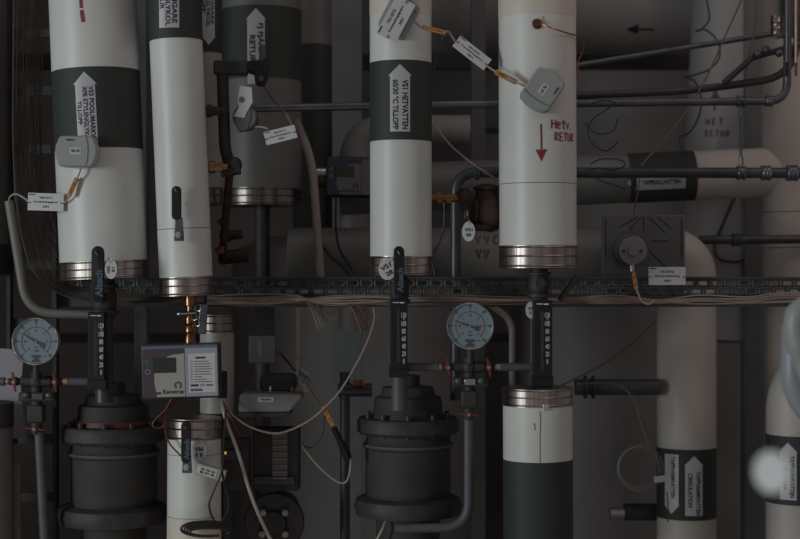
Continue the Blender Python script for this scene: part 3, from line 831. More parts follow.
cable('white_cable', 'thin dim wire slanting between VS1 pipe and iron elbow', [(431, 115, .25), (446, 140, .25), (468, 160, .25), (500, 182, .22)], .9, 'conduit_grey')
cable('white_cable', 'thin dim wire sloping down below the tray to the upright pipe', [(655, 322, .3), (630, 345, .3), (600, 366, .3), (560, 386, .3)], .8, 'brown_cable')
cable('black_cable', 'black wire hanging below the small blue panel', [(336, 196, .42), (336, 230, .42), (340, 250, .42), (352, 270, .42)], 1.1, 'black_cable')
cable('black_cable', 'black wire slanting beside the pale curved conduit', [(318, 236, .42), (328, 254, .42), (345, 270, .42), (360, 290, .42)], 1.1, 'black_cable')
cable('black_cable', 'dark wire curving down beside the VS1 pipe behind the brass cocks', [(444, 200, .2), (444, 225, .2), (438, 245, .2), (432, 256, .2), (436, 280, .2)], 1.1, 'black_cable')
cable('black_cable', 'black wire hanging by the header below the horizontal pipe', [(735, 196, .9), (722, 225, .9), (714, 245, .9), (718, 258, .9), (735, 262, .9), (748, 258, .9)], 1.0, 'black_cable')
cable('black_cable', 'thin dark wire looping twice around the sideways pipe beside the green band', [(590, 164), (602, 159), (620, 160), (625, 165), (614, 170), (597, 168), (590, 173), (602, 181), (626, 189)] and [(x, y, .2) for x, y in ((590, 164), (602, 159), (620, 160), (625, 165), (614, 170), (597, 168), (590, 173), (602, 181), (626, 189))], .6, 'black_cable')
cable('black_cable', 'thin dark wire curling below the upper steel pipe beside the broad pipe', [(x, y, .22) for x, y in ((588, 106), (600, 101), (615, 102), (606, 110), (594, 118), (588, 130), (592, 143), (606, 151), (618, 142))], .6, 'black_cable')
cable('black_cable', 'short dark wire arching between the broad pipe and dark backdrop', [(x, y, .22) for x, y in ((584, 122), (594, 132), (604, 134), (614, 130), (618, 118))], .5, 'black_cable')
# capillary coil
for i in range(5):
    cx, cy, r = 638.5+i*.5, 467+.4*i, 19.6+i*.95
    pts = [P(cx+r*math.cos(2*PI*k/24), cy-r*math.sin(2*PI*k/24), .33+.004*i) for k in range(24)]
    build('capillary_coil', MB().tube(pts, .0007, 6, True), 'box_grey', cat='cable', label='turn of thin clear tubing coiled beside the bent insulated pipe', group='turns of the clear tubing coil')
cable('capillary_tube', 'thin clear tube running from the coil up to the capped pipe', [(660, 474, .33), (656, 456, .33), (648, 444, .33), (640, 420, .33), (634, 400, .33), (620, 386, .33), (600, 383, .3), (578, 384, .25)], .8, 'conduit_grey')

# ================================================================== INSTRUMENTS AND FITTINGS
# --- sensors
def sensor(px, py, Y, rot, w, h, label, plate=False, yaw=0, txt='VS3 GT1'):
    t = thing('temperature_sensor', label, 'sensor', P(px, py, Y))
    fn = flat(px, py, Y, rot, yaw); d = .030
    build('sensor_base', MB().prism(fn, rrect(w-1, h-1, 5, 2.0), -.012, .006), 'sensor_dark', t, bevel=.001)
    cov = build('sensor_cover', MB().prism(fn, rrect(w, h, 5.5, 2.4), .004, d, .07), 'sensor_grey', t, bevel=.0008)
    f2 = flat(px, py, Y, rot, yaw)
    out = [(w*.26, h*.47), (w*.30, h*.25), (w*.315, 0), (w*.30, -h*.25), (w*.26, -h*.47), (w*.30, -h*.47), (w*.345, -h*.25), (w*.36, 0), (w*.345, h*.25), (w*.30, h*.47)]
    mb = MB(); stroke(mb, f2, [(w*.27, h*.46), (w*.31, h*.25), (w*.325, 0), (w*.31, -h*.25), (w*.27, -h*.46)], 1.0, d+.0006)
    build('trim_groove', mb, 'sensor_dark', t)
    mb = MB(); text(mb, f2, 'SIEMENS', -w*.16, h*.36, w*.22, h*.055, 0, d+.0008); 
    build('lettering', mb, 'ink', t)
    pl = build('sensor_label', MB().fbox(f2, -w*.16, w*.14, -h*.09, h*.11, d-.001, d+.0006), 'tag_plastic', t)
    build('lettering', text(MB(), f2, txt, -w*.01, h*.01, w*.24, h*.10, 0, d+.0012), 'ink', pl)
    return t
def tag_plate(px, py, Y, rot, w, h, label, lines, material='tag_plastic', yaw=0):
    t = thing('name_plate', label, 'tag', P(px, py, Y))
    fn = flat(px, py, Y, rot, yaw)
    build('plate', MB().fbox(fn, -w/2, w/2, -h/2, h/2, 0, .0015), material, t, bevel=.0003)
    mb = MB(); n = len(lines)
    for i, l in enumerate(lines):
        ww = w*(.36, .68, .18)[i]; text(mb, fn, l, 0, h*(.24-.25*i), ww, h*.135, 0, .0019)
    text(mb, fn, 'SYSTEM', -w*.37, h*.42, w*.2, h*.07, 0, .0019) if False else None
    mb.fbox(fn, -w*.47, -w*.30, h*.38, h*.44, .0015, .0019)
    build('lettering', mb, 'ink', t)
    mb = MB()
    for sx in (-1, 1):
        c = fn(sx*w*.455, -h*.05, .002); N = fn(0, 0, 1)-fn(0, 0, 0)
        mb.torus(c, (fn(1, 0, 0)-fn(0, 0, 0)).cross(N), .0026, .0009, 12, 6)
    build('cable_tie', mb, 'black_plastic', t)
    return t
def marker(px, py, Y, rot, L, label, material='orange_tape', w=4.6):
    t = thing('cable_marker', label, 'cable marker', P(px, py, Y))
    fn = flat(px, py, Y, rot)
    build('sleeve', MB().fbox(fn, -L/2, L/2, -w/2, w/2, -.003, .003), material, t, bevel=.0012)
    build('lettering', text(MB(), fn, 'AS1-301', 0, 0, L*.72, w*.42, 0, .0033), 'brown_marker', t)
    return t
rA = A.r
sensor(79, 152.3, -rA+.002, -1, 37.5, 31, 'grey temperature sensor box on the VS3 pipe')
sensor(541.5, 91, -E.r-.010, -124, 37, 33, 'grey temperature sensor box tilted on the hand-marked broad pipe', txt='VS1 GT1')
sensor(399, 18, -C.r-.012, 62, 38, 31, 'grey temperature sensor box under a white plate on the VS1 pipe', txt='VS1 GT3')
tag_plate(46, 202, -.075, -2, 37, 17.5, 'white name plate with black ties hanging beside the VS3 pipe', ['VS3-GT11', 'Framledningsgivare', 'AS1'], yaw=-6)
tag_plate(472, 53, -.05, -38, 39.5, 13.5, 'white name plate strung diagonally between two sensors', ['VS1-GT31', 'Framledningsgivare', 'AS1'])
tag_plate(396, 19, -C.r-.052, 62, 43, 22, 'white name plate fixed over the sensor on the VS1 pipe', ['VS1-GT3', 'Framledningsgivare', 'AS1'])
tag_plate(280.5, 135, -.02, 14, 32, 13.5, 'white name plate tilted in front of the grey FJ pipe', ['FJ-GT1', 'Returledningsgivare', 'AS1'])
tag_plate(667, 276, .12, 0, 37, 18, 'pale name plate under the round white actuator', ['VS1-GT12', 'Givarledning', 'AS1'], 'label_paper')
marker(73, 187, -.098, 65, 20, 'orange cable marker below the VS3 sensor')
marker(434, 30, -.085, -14, 24, 'orange cable marker between VS1 sensor and strung plate')
marker(506, 77, -.095, -27, 24, 'orange cable marker beside the tilted sensor', w=5.4)
marker(635, 281, .10, -80, 16, 'dull orange cable marker below the round actuator', w=4)
marker(328, 416, .04, -62, 22, 'orange cable marker above the black plug', w=4.4)
cable('white_cable', 'short cable leaving the sensor bottom on the VS3 pipe', [(81, 168, -.105), (79, 174, -.105), (75, 182, -.10), (69, 197, -.092), (64, 203, -.08)], .9, 'beige_cable')
cable('white_cable', 'short cable from the VS1 sensor through its marker to the strung plate', [(415, 22, -.10), (421, 27, -.09), (434, 30, -.085), (445, 32.5, -.07), (448, 31, -.06), (451, 35, -.055), (455, 41, -.05)], 1.0, 'beige_cable')
cable('white_cable', 'short cable from strung plate through its marker to the tilted sensor', [(487, 66, -.05), (493, 70, -.07), (506, 77, -.095), (518, 83, -.10), (526, 87, -.095)], 1.0, 'beige_cable')
cable('white_cable', 'thin dim cable hanging behind the strung plate beside VS1 pipe', [(447, 32, -.05), (440, 42, .0), (436, 56, .05), (433, 72, .08)], .9, 'conduit_grey')
cable('white_cable', 'pale cable looping under the dull orange marker at the tray', [(632, 266, .12), (634, 275, .10), (637, 290, .10), (642, 301, .10), (649, 304, .10), (654, 301, .11)], 1.0, 'beige_cable')
cable('beige_cable', 'orange-brown cable at the edge of the tilted FJ plate', [(250, 127, .05), (262, 127, .0), (268, 129, -.02)], 1.0, 'beige_cable')
cable('black_cable', 'thick grey lead from bracket to the tilted FJ plate', [(263, 84, .22), (270, 95, .22), (280, 107, .12), (288, 117, .06), (294, 130, -.015)], 1.2, 'conduit_grey')

# --- levers
def lever(px, y0, y1, w, Y, label, word=True, bolt=None, rot=0):
    t = thing('lever_handle', label, 'valve handle', P(px, y1, Y))
    cy = (y0+y1)/2; h = y1-y0; fn = flat(px, cy, Y, rot)
    out = rrect(w, h, w*.49)
    build('grip', MB().prism(fn, out, -.004, .005, .06), 'black_plastic', t, bevel=.001)
    if word:
        build('lettering', text(MB(), fn, 'Altech', w*.12, -h*.17, h*.48, w*.60, 90, .0058), 'handle_text', t)
    mb = MB().torus(fn(-w*.02, h*.36, .008), (fn(1, .6, 0)-fn(0, 0, 0)), .0055, .0008, 14, 6)
    build('hook_ring', mb, 'bright_steel', t)
    if bolt:
        bx, by = bolt
        f2 = flat(bx, by, Y)
        build('shank', MB().prism(f2, [(-w*.36, 18), (w*.36, 18), (w*.48, 3), (w*.52, -6), (-w*.52, -6), (-w*.48, 3)], -.004, .002), 'steel_pipe', t, bevel=.001)
        build('bolt', MB().cyl(f2(0, 0, 0), f2(0, 0, .009), .0075, 6).cyl(f2(0, 0, .008), f2(0, 0, .013), .004, 12), 'sensor_grey', t, bevel=.0006)
    return t
lever(98, 246, 302, 12.5, -rA-.035, 'black lever handle hanging over the cap of the VS3 pipe')
lever(399, 246, 297, 10.8, -C.r-.035, 'black lever handle hanging over the cap of the VS1 pipe')
lever(186, 421, 463, 9.5, -H.r-.035, 'black lever handle with steel shank on the capped pipe under the meter', bolt=(187, 467))
lever(176.5, 186, 220, 9.5, -B.r-.045, 'black lever handle with steel shank on the pipe with a seam', word=False, bolt=(179, 235))
def round_tag(px, py, Y, w, h, label, lines, rot=0, txrot=0, ring=(0, 1), material='tag_plastic'):
    t = thing('valve_tag', label, 'tag', P(px, py, Y))
    fn = flat(px, py, Y, rot)
    build('disc', MB().prism(fn, [(w/2*math.cos(2*PI*i/32), h/2*math.sin(2*PI*i/32)) for i in range(32)], 0, .0015), material, t)
    mb = MB(); c, sn = math.cos(math.radians(txrot)), math.sin(math.radians(txrot))
    for i, l in enumerate(lines):
        oy = (.17-.34*i)*min(w, h)*1.15
        text(mb, fn, l, -oy*sn*-1 if False else -sn*oy, c*oy-h*.04, min(w, h)*(.62 if len(l) > 2 else .40), min(w, h)*.26, txrot, .002)
    build('lettering', mb, 'ink', t)
    build('split_ring', MB().torus(fn(ring[0]*w*.42, ring[1]*h*.52, .001), (1, .3, .2), .0058, .0007, 16, 6), 'bright_steel', t)
    return t
round_tag(111, 269, -rA-.044, 12, 20, 'oval white valve tag beside the lever of the VS3 pipe', ['VS3', '01'], 0, 92, (-.4, .85))
round_tag(387.5, 269, -C.r-.012, 18, 22, 'round white valve tag beside the lever of the VS1 pipe', ['VS1', '28'], 0, 30, (.2, .85))
round_tag(468.5, 231.5, -.01, 13, 20, 'oval white valve tag hanging from brass cocks before the VVC pipe', ['VS1', '30'])
round_tag(186, 213, -B.r-.012, 11, 18, 'clear oval valve tag beside the lever of the seam pipe', ['VS6', '12'], material='mid_shade_jacket')
round_tag(199, 451, -H.r-.012, 15, 21, 'oval valve tag on the capped pipe under the meter', ['VS6', '11'])
round_tag(531, 310, -.025, 11, 17, 'white valve tag tucked behind the rightmost thermometer', ['VS1', '31'])

# --- hole plug in the broad pipe
f = E.fn(537, 24)
t = thing('pipe_stub', 'small rusty copper stub sticking out of the broad hand-marked pipe', 'pipe fitting', E.fn(537, 24)(0, 0, 0))
build('stub', MB().cyl(f(0, 0, -.006), f(0, 0, .010), .0085, 16), 'rust', t, bevel=.001)
build('collar', MB().torus(f(0, 0, .002), f(0, 0, 1)-f(0, 0, 0), .0095, .0018, 20, 8), 'copper', t)
build('torn_foam', MB().fbox(f, -1.2, 5.5, 1.5, 7.5, .0002, .0035), 'cream_jacket', t, bevel=.001)

# --- thermometers
def thermometer(x0, x1, y0, y1, ny0, ny1, nx, Y, label, low=True):
    t = thing('thermometer', label, 'thermometer', P((x0+x1)/2, y1, Y))
    cx, cy = (x0+x1)/2, (y0+y1)/2; fn = flat(cx, cy, Y); w, h = x1-x0, y1-y0
    build('housing', MB().prism(fn, rrect(w, h, 1.2), -.022, .008), 'black_plastic', t, bevel=.0012)
    mb = MB().fbox(fn, -w*.12, w*.02, -h*.42, h*.36, .0075, .0085)
    build('glass_column', mb, 'screen', t)
    mb = MB(); labs = ['120', '°C', '100', '80', '60', '40', '20', '0']; yy = [ny0, ny0+4.2, ny0+8.2, None, None, None, None, ny1]
    ys = {'120': ny0, '°C': ny0+4, '100': ny0+8.5}
    rest = ['80', '60', '40', '20', '0']
    for i, l in enumerate(rest): ys[l] = ny0+8.5+(ny1-ny0-8.5)*(i+1)/5
    for l in labs:
        text(mb, fn, l, nx-cx, cy-ys[l], {3: 4.8, 2: 3.7, 1: 1.7}[len(l)] if l != '°C' else 2.6, 4.9 if l != '°C' else 2.2, 0, .0088, 0.0)
    tk = MB()
    for i in range(26): tk.fbox(fn, w*.0, w*.06, h*.34-h*.74*i/25, h*.34-h*.74*i/25+.3, .008, .0088)
    build('scale_ticks', tk, 'dim_meter_face', t)
    mb.fbox(fn, -w*.34, w*.02, h*.445, h*.455, .008, .0087); mb.fbox(fn, w*.06, w*.30, h*.44, h*.455, .008, .0087)
    build('scale_numbers', mb, 'number_white', t)
    if low:
        build('clamp_base', MB().prism(flat(cx, y1+4, Y), rrect(w+2.5, 11, 1), -.026, .002), 'black_plastic', t, bevel=.001)
    return t
thermometer(88.5, 105, 312, 380, 325.5, 372, 102, -.045, 'black thermometer strip beside the gauge under the VS3 pipe')
thermometer(390, 407.5, 299, 368, 315, 361, 403.8, -.045, 'black thermometer strip hanging below the VS1 pipe')
thermometer(533, 552, 300, 377, 315, 361.5, 547, -.045, 'black thermometer strip above the shiny cap of the short pipe')

# --- shut-off valves and bare pipe under each cap
def valve(px, y0, y1, Y, label, r=11, material='black_iron', tail=None, tail_r=8, tail_mat='hose_grey'):
    t = thing('shutoff_valve', label, 'valve', P(px, y1, Y)); k = s(Y)
    A_ = P(px, y0, Y); L = (y1-y0)*k
    build('valve_body', MB().lathe(A_, (0, 0, -1), [(-.006, .8*r*k), (0, .8*r*k), (L*.12, .8*r*k), (L*.14, 1.1*r*k), (L*.22, 1.1*r*k), (L*.24, .85*r*k), (L*.4, .95*r*k), (L*.55, 1.0*r*k), (L*.7, .95*r*k), (L*.78, .85*r*k), (L*.80, 1.1*r*k), (L*.92, 1.1*r*k), (L*.94, .8*r*k), (L, .8*r*k)], 28), material, t, bevel=0)
    build('spindle', MB().cyl(A_+V((0, 0, -L*.47)), A_+V((0, -r*k*2.2, -L*.47)), .4*r*k, 14), material, t)
    if tail:
        build('tail_pipe', MB().cyl(P(px, y1-1, Y), P(px, tail, Y), tail_r*k, 24), tail_mat, t)
    return t
valve(104, 279, 318, 0, 'dark shut-off valve under the cap of the VS3 pipe', 13, tail=402, tail_r=9, tail_mat='dark_pipe')
valve(399.5, 275, 306, 0, 'dark shut-off valve under the cap of the VS1 pipe', 10, tail=410, tail_r=8)
valve(539, 268, 300, 0, 'dark shut-off valve under the cap of the hand-marked broad pipe', 11, tail=392, tail_r=9)
build('branch_tube', MB().tube([P(560, 300, .02), P(572, 283, .03), P(578, 276, .03)], .006, 12), 'dark_pipe', cat='pipe', label='small dark branch tube beside the valve of the broad pipe')
t = thing('union_fitting', 'brass union between the capped seam pipe and the heat meter', 'pipe fitting', P(190, 345, -.01))
k = s(0)
build('brass_union', MB().lathe(P(190, 296, -.01), (0, 0, -1), [(-.004, .012), (.02, .012), (.022, .008), (.045, .008), (.046, .011), (.058, .011), (.06, .009), (.064, .012), (.076, .012), (.079, .009), (.09, .012), (.10, .012), (.13, .012)], 24), 'brass', t)
build('valve_lever', MB().fbox(flat(203, 318, -.04, -4), -4, 4, -16, 14, -.004, .004), 'steel_pipe', t, bevel=.002)
build('test_nipple', MB().cyl(P(180, 314, -.03), P(196, 313, -.03), .005, 12).ball(P(179.5, 314, -.03), .006), 'bright_steel', t)
mb = MB()
for c in ((198, 308), (194, 317), (197, 323)): mb.torus(P(c[0], c[1], -.05), (.3, 1, .2), .007, .0008, 16, 6)
build('key_chain', mb, 'bright_steel', t)

# --- pressure gauges
def gauge(px, py, Y, r, label, na, seed=0):
    t = thing('pressure_gauge', label, 'gauge', P(px, py+r, Y)); k = s(Y); c = P(px, py, Y); R_ = r*k
    N = V((0, -1, 0))
    build('case', MB().lathe(c+V((0, .03, 0)), N, [(0, R_*.7), (.003, R_*.93), (.024, R_*.95), (.0265, R_*.95)], 56), 'black_iron', t)
    build('bezel', MB().lathe(c, N, [(-.008, R_*.95), (-.006, R_), (.005, R_), (.009, R_*.985), (.0105, R_*.955), (.009, R_*.925), (.003, R_*.90)], 64, cap=False), 'chrome', t)
    build('dial_face', MB().lathe(c+V((0, -.001, 0)), N, [(0, R_*.93), (.0015, R_*.93), (.0015, .0001)], 56), 'gauge_face', t)
    fn = flat(px, py, Y-.0035)
    mb = MB(); rr = r*.60
    arc = [(rr*math.cos(math.radians(a)), rr*math.sin(math.radians(a))) for a in range(-45, 226, 5)]
    stroke(mb, fn, arc, .6, .0004)
    for i in range(7):
        a = math.radians(225-45*i)
        stroke(mb, fn, [(rr*.93*math.cos(a), rr*.93*math.sin(a)), (rr*1.08*math.cos(a), rr*1.08*math.sin(a))], .6, .0004)
        text(mb, fn, str(i), rr*.75*math.cos(a), rr*.75*math.sin(a), 1.5, 2.4, 0, .0004)
    text(mb, fn, 'bar', 0, -r*.24, 3.2, 1.8, 0, .0004)
    build('inner_scale', mb, 'red_plastic', t)
    mb = MB()
    for i in range(13):
        a = math.radians(225-22.5*i); q_ = .70 if i % 2 == 0 else .75
        stroke(mb, fn, [(r*q_*math.cos(a), r*q_*math.sin(a)), (r*.79*math.cos(a), r*.79*math.sin(a))], .7 if i % 2 == 0 else .4, .0004)
    for i, l in ((0, '0'), (1, '10'), (2, '20'), (3, '30'), (4, '40'), (5, '50'), (6, '60')):
        a = math.radians(225-45*i); text(mb, fn, l, r*.84*math.cos(a), r*.84*math.sin(a), 1.6*len(l), 2.6, 0, .0004)
    mb.fbox(fn, -4.6, 4.6, -r*.66, -r*.56, 0, .0004); mb.fbox(fn, -4.2, 4.2, -r*.86, -r*.75, 0, .0004); mb.fbox(fn, -2, 2, -r*.74, -r*.67, 0, .0004)
    text(mb, fn, 'mvp', 0, -r*.40, 4.2, 2.2, 0, .0004); text(mb, fn, '2,5', 8.5, -r*.62, 3.4, 1.6, 0, .0004)
    build('outer_scale', mb, 'ink', t)
    fa = flat(px, py, Y-.0045, na)
    build('needle', MB().prism(fa, [(r*.80, 0), (0, 1.2), (-5, 1.0), (-6, 2.5), (-9.5, 2.4), (-9.5, -2.4), (-6, -2.5), (-5, -1.0), (0, -1.2)], 0, .0008), 'ink', t)
    build('hub', MB().cyl(fa(0, 0, 0), fa(0, 0, .003), .0022, 14), 'bright_steel', t)
    build('glass', MB().lathe(c+V((0, -.007, 0)), N, [(0, R_*.92), (.0012, R_*.92), (.0012, .0001)], 48), 'gauge_glass', t)
    build('stem', MB().cyl(P(px, py+r*.95, Y+.01), P(px, py+r+13, Y+.01), .007, 16), 'black_iron', t)
    return t
gauge(470, 326, -.04, 24.0, 'round pressure gauge with pale blue dial near the VS1 thermometer', 162)
gauge(36, 341.5, -.04, 24.2, 'round pressure gauge with pale blue dial beside the paper sheet', 150)
def wing_cock(cx, cy, Y, label, vertical=True, ends=()):
    t = thing('wing_cock', label, 'valve', P(cx, cy, Y)); k = s(Y); fn = flat(cx, cy, Y)
    build('cock_body', MB().cyl(fn(0 if not vertical else -6.5, 0 if vertical else -6, 0), fn(0 if not vertical else 6.5, 0 if vertical else 6, 0), .0075, 16).ball(fn(0, 0, 0), .010), 'rust', t)
    wing = [(-2.2, 9.5), (-1.0, 10.5), (1.6, 3.4), (3.4, 0), (1.9, -3.4), (2.4, -9.5), (1.2, -10.5), (-1.0, -3.6), (-3.4, 0), (-1.6, 3.4)]
    if not vertical: wing = [(b, a*.8) for a, b in wing][::-1]
    build('wing_handle', MB().prism(fn, wing, .012, .015), 'red_plastic', t, bevel=.0006)
    build('handle_screw', MB().cyl(fn(0, 0, .01), fn(0, 0, .0195), .0035, 10), 'bright_steel', t)
    for ex in ends:
        build('copper_nut', MB().cyl(fn(ex-2.8, 0, 0), fn(ex+2.8, 0, 0), .0072, 6), 'pale_copper', t, bevel=.001)
    return t
def manifold(cx, cy, Y, where, l_end, r_end, hose, tubes, dark=False):
    t = thing('gauge_manifold', 'dark gauge manifold '+where, 'pipe fitting', P(cx, cy+60, Y)); k = s(Y)
    build('manifold_body', MB().cyl(P(cx-15, cy, Y), P(cx+15, cy, Y), .012, 20).cyl(P(cx, cy-9, Y), P(cx, cy+50, Y), .012, 20).ball(P(cx, cy, Y), .017), 'black_iron', t)
    build('clamp_block', MB().box(P(cx+1, cy+15, Y-.012), (36*k, .02, 8.5*k)), 'black_iron', t, bevel=.002)
    build('steel_bridge', MB().box(P(cx+1, cy+15, Y-.024), (11*k, .006, 6*k)), 'bright_steel' if not dark else 'steel_pipe', t, bevel=.001)
    for sx in (-11, 12):
        build('bolt', MB().cyl(P(cx+sx, cy+14, Y-.02), P(cx+sx, cy+14, Y-.030), .0075, 6).ball(P(cx+sx, cy+14, Y-.031), .005, 12, .6, (0, 1, 0)), 'steel_pipe', t, bevel=.0005)
    build('lower_sleeve', MB().box(P(cx, cy+32, Y), (16*k, .03, 18*k)), 'black_iron', t, bevel=.004)
    wing_cock(cx-21, cy, Y, 'red-winged cock, outer side of manifold '+where, True, (l_end-(cx-21),))
    wing_cock(cx+19.5, cy, Y, 'red-winged cock, inner side of manifold '+where, True, (r_end-(cx+19.5),))
    wing_cock(cx-.5, cy+47, Y, 'level red-winged cock under manifold '+where, False)
    build('drain_hose', MB().tube(roundpath([P(*p) for p in hose], .055, 10), 4.7*k, 18), 'hose_grey', cat='pipe', label='blue grey drain tube from the manifold '+where)
    for i, (a, b) in enumerate(tubes):
        build('link_tube', MB().tube([P(a, cy, Y), P(b, cy, Y)], 4.2*k, 16), 'hose_grey', cat='pipe', label=('blue grey link tube, %s side of manifold ' % ('inner', 'outer')[i])+where)
manifold(469, 367, -.005, 'below the gauge near the VS1 thermometer', 441, 497.5, [(468.5, 418, 0), (468.5, 527, 0), (395, 529, 0)], [(500, 533), (406, 438)])
manifold(36.5, 381.5, -.005, 'below the gauge beside the paper sheet', 8.5, 65.5, [(39, 432, 0), (45.5, 560, 0)], [(69, 90), (-20, 5)], True)

# --- Kamstrup heat meter
def meter(px, py, Y, w, h, rot, label, dim=False):
    t = thing('heat_meter', label, 'meter', P(px, py+h/2, Y)); fn = flat(px, py, Y, rot, 3 if not dim else 0)
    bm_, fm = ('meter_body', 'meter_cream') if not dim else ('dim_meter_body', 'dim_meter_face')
    build('backplate', MB().prism(fn, rrect(w+3, h+4, 2), -.035, -.01), 'dark_equipment', t, bevel=.001)
    build('case', MB().prism(fn, rrect(w, h, 2), -.02, .012), bm_, t, bevel=.0015)
    k = h/50
    # cream fascia with its sweeping left edge
    x0, x1 = -w*.335, w*.055
    out = [(x1, -h*.48), (x1, h*.36), (-w*.10, h*.34), (-w*.16, h*.31), (-w*.22, h*.22), (x0-.3, h*.02), (x0-.5, -h*.2), (x0+2.0, -h*.48)]
    build('fascia', MB().prism(fn, out, .0118, .0128), fm, t)
    build('display', MB().fbox(fn, -w*.36, -w*.055, -h*.01, h*.285, .0125, .0138), 'screen', t, bevel=.0004)
    build('side_label', MB().fbox(fn, w*.065, w*.485, -h*.485, h*.46, .0118, .013), 'meter_label' if not dim else 'dim_meter_face', t, bevel=.0005)
    if not dim: build('top_strip', MB().fbox(fn, -w*.5, w*.49, h*.455, h*.515, -.01, .0125), 'meter_blue', t, bevel=.0005)
    build('button', MB().torus(fn(-w*.425, h*.015, .0125), fn(0, 0, 1)-fn(0, 0, 0), 2.3*k*s(Y), .0007, 20, 6), 'meter_label', t)
    build('button', MB().cyl(fn(-w*.43, h*.20, .0118), fn(-w*.43, h*.20, .013), 2.6*k*s(Y), 20), 'teal' if not dim else 'dim_meter_face', t, label='teal round button' if not dim else None)
    lg = MB(); lr = 2.9*k; lx, ly = -w*.035, -h*.26
    stroke(lg, fn, [(lx+lr*math.cos(math.radians(a)), ly+lr*math.sin(math.radians(a))) for a in range(-60, 241, 12)], 1.7*k, .0133)
    build('logo', lg, 'teal' if not dim else 'screen', t)
    mb = MB(); text(mb, fn, 'Kamstrup', -w*.097, -h*.39, w*.27, h*.105, 0, .0134, 0.02); mb.fbox(fn, -w*.32, -w*.26, -h*.425, -h*.385, .0128, .0132)
    if not dim:
        build('rating_plate', MB().fbox(fn, w*.105, w*.455, -h*.41, h*.35, .0125, .0133), 'tag_plastic', t, label='white rating plate')
        R2 = random.Random(5)
        mb.fbox(fn, w*.20, w*.33, h*.25, h*.285, .0128, .0138)
        for i in range(9):
            y = h*(.19-.05*i); L = w*(.10+.14*R2.random())
            mb.fbox(fn, w*.13, w*.16, y, y+.6, .0128, .0138); mb.fbox(fn, w*.18, w*.18+L, y, y+.6, .0128, .0138)
        text(mb, fn, 'CE', w*.28, -h*.27, w*.05, h*.05, 0, .0138, 0.01); mb.fbox(fn, w*.33, w*.42, -h*.285, -h*.26, .0128, .0138); mb.fbox(fn, w*.13, w*.23, -h*.29, -h*.25, .0128, .0138)
        for i in range(12): mb.fbox(fn, w*(.13+.013*i), w*(.137+.013*i), -h*.385, -h*.335, .0128, .0138)
    build('lettering', mb, 'ink', t)
    return t
meter(181, 371.5, -.10, 76, 51, 1.5, 'heat meter with small screen mounted over the capped pipes')
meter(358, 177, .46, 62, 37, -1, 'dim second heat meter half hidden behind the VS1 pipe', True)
build('meter_rail', MB().box(P(181, 371, -.05), (50*s(-.05), .04, .04)), 'dark_equipment', cat='bracket', label='dark mounting bracket behind the bright heat meter')
t = build('cable_grip', MB().cyl(P(222, 371, -.05), P(222, 398, -.05), .011, 16), 'black_plastic', cat='cable gland', label='black cable gland at the edge of the bright heat meter', bevel=.002)

# --- differential line with cocks between the seam pipe and the FJ pipe
t = thing('bypass_line', 'black bypass tube with brass cocks beside the lever pipe', 'pipe', P(225, 180, .02))
build('riser', MB().tube(roundpath([P(222, 62, .04), P(225, 150, .04), P(231, 168, .04)], .04, 8), .0125, 18), 'black_iron', t)
build('elbow_body', MB().cyl(P(221, 171, .02), P(240, 168, .02), .014, 18).ball(P(234, 165, .02), .018), 'black_iron', t)
build('cross_arm', MB().box(P(231, 68, .04), (34*s(.04), .03, 14*s(.04))), 'black_iron', t, bevel=.004)
for i, (x, y) in enumerate(((209, 111), (212, 167))):
    b = build('brass_cock', MB().cyl(P(x-7, y, 0), P(x+11, y, 0), .011, 6).cyl(P(x-3, y, 0), P(x+3, y, 0), .0135, 20).cyl(P(x+10, y, 0), P(x+16, y, 0), .008, 16), 'brass' if i else 'rust', t, bevel=.001)
t = thing('bracket_sensor', 'grey sensor head with a white label between the lever pipe and FJ pipe', 'sensor', P(243, 128, .02))
fn = flat(243, 114, .02, -4)
build('sensor_head', MB().cyl(fn(2, -3, .0), fn(2, -3, -.05), .027, 28), 'sensor_dark', t, bevel=.004)
build('body_plate', MB().prism(fn, [(-8, -10), (-7, 8), (0, 14), (8, 12), (9, -4), (6, -16), (-3, -18)], -.02, .002), 'dim_box', t, bevel=.003)
build('white_label', MB().prism(fn, [(-9.5, -3), (-4.5, 6), (-6, 15), (-5, 28), (7, 27), (9, 12), (4, 2), (2, -4)], .002, .004), 'tag_plastic', t, bevel=.0006)
build('label_hole', MB().cyl(fn(-2, 14, .003), fn(-2, 14, .0048), .0065, 20), 'sensor_dark', t)
t = thing('actuator_bracket', 'dark actuator head on a bracket over the FJ arrow label', 'actuator', P(258, 86, .18))
fn = flat(259, 66, .18, 0)
build('actuator_head', MB().prism(fn, [(-12, -6), (-12, 4), (-4, 5), (4, 5), (8, 8), (9, -8), (5, -19), (-3, -19), (-4, -8)], -.03, .02), 'dark_equipment', t, bevel=.003)
build('fin', MB().prism(fn, [(1, 2), (1, 18), (3, 22), (6, 21), (8, 4)], -.004, .012), 'sensor_dark', t, bevel=.003)
build('arm', MB().cyl(P(228, 66, .15), P(250, 66, .18), .010, 16), 'rust', t)
build('bolt', MB().cyl(fn(3, -14, .02), fn(3, -14, .026), .006, 6), 'steel_pipe', t)

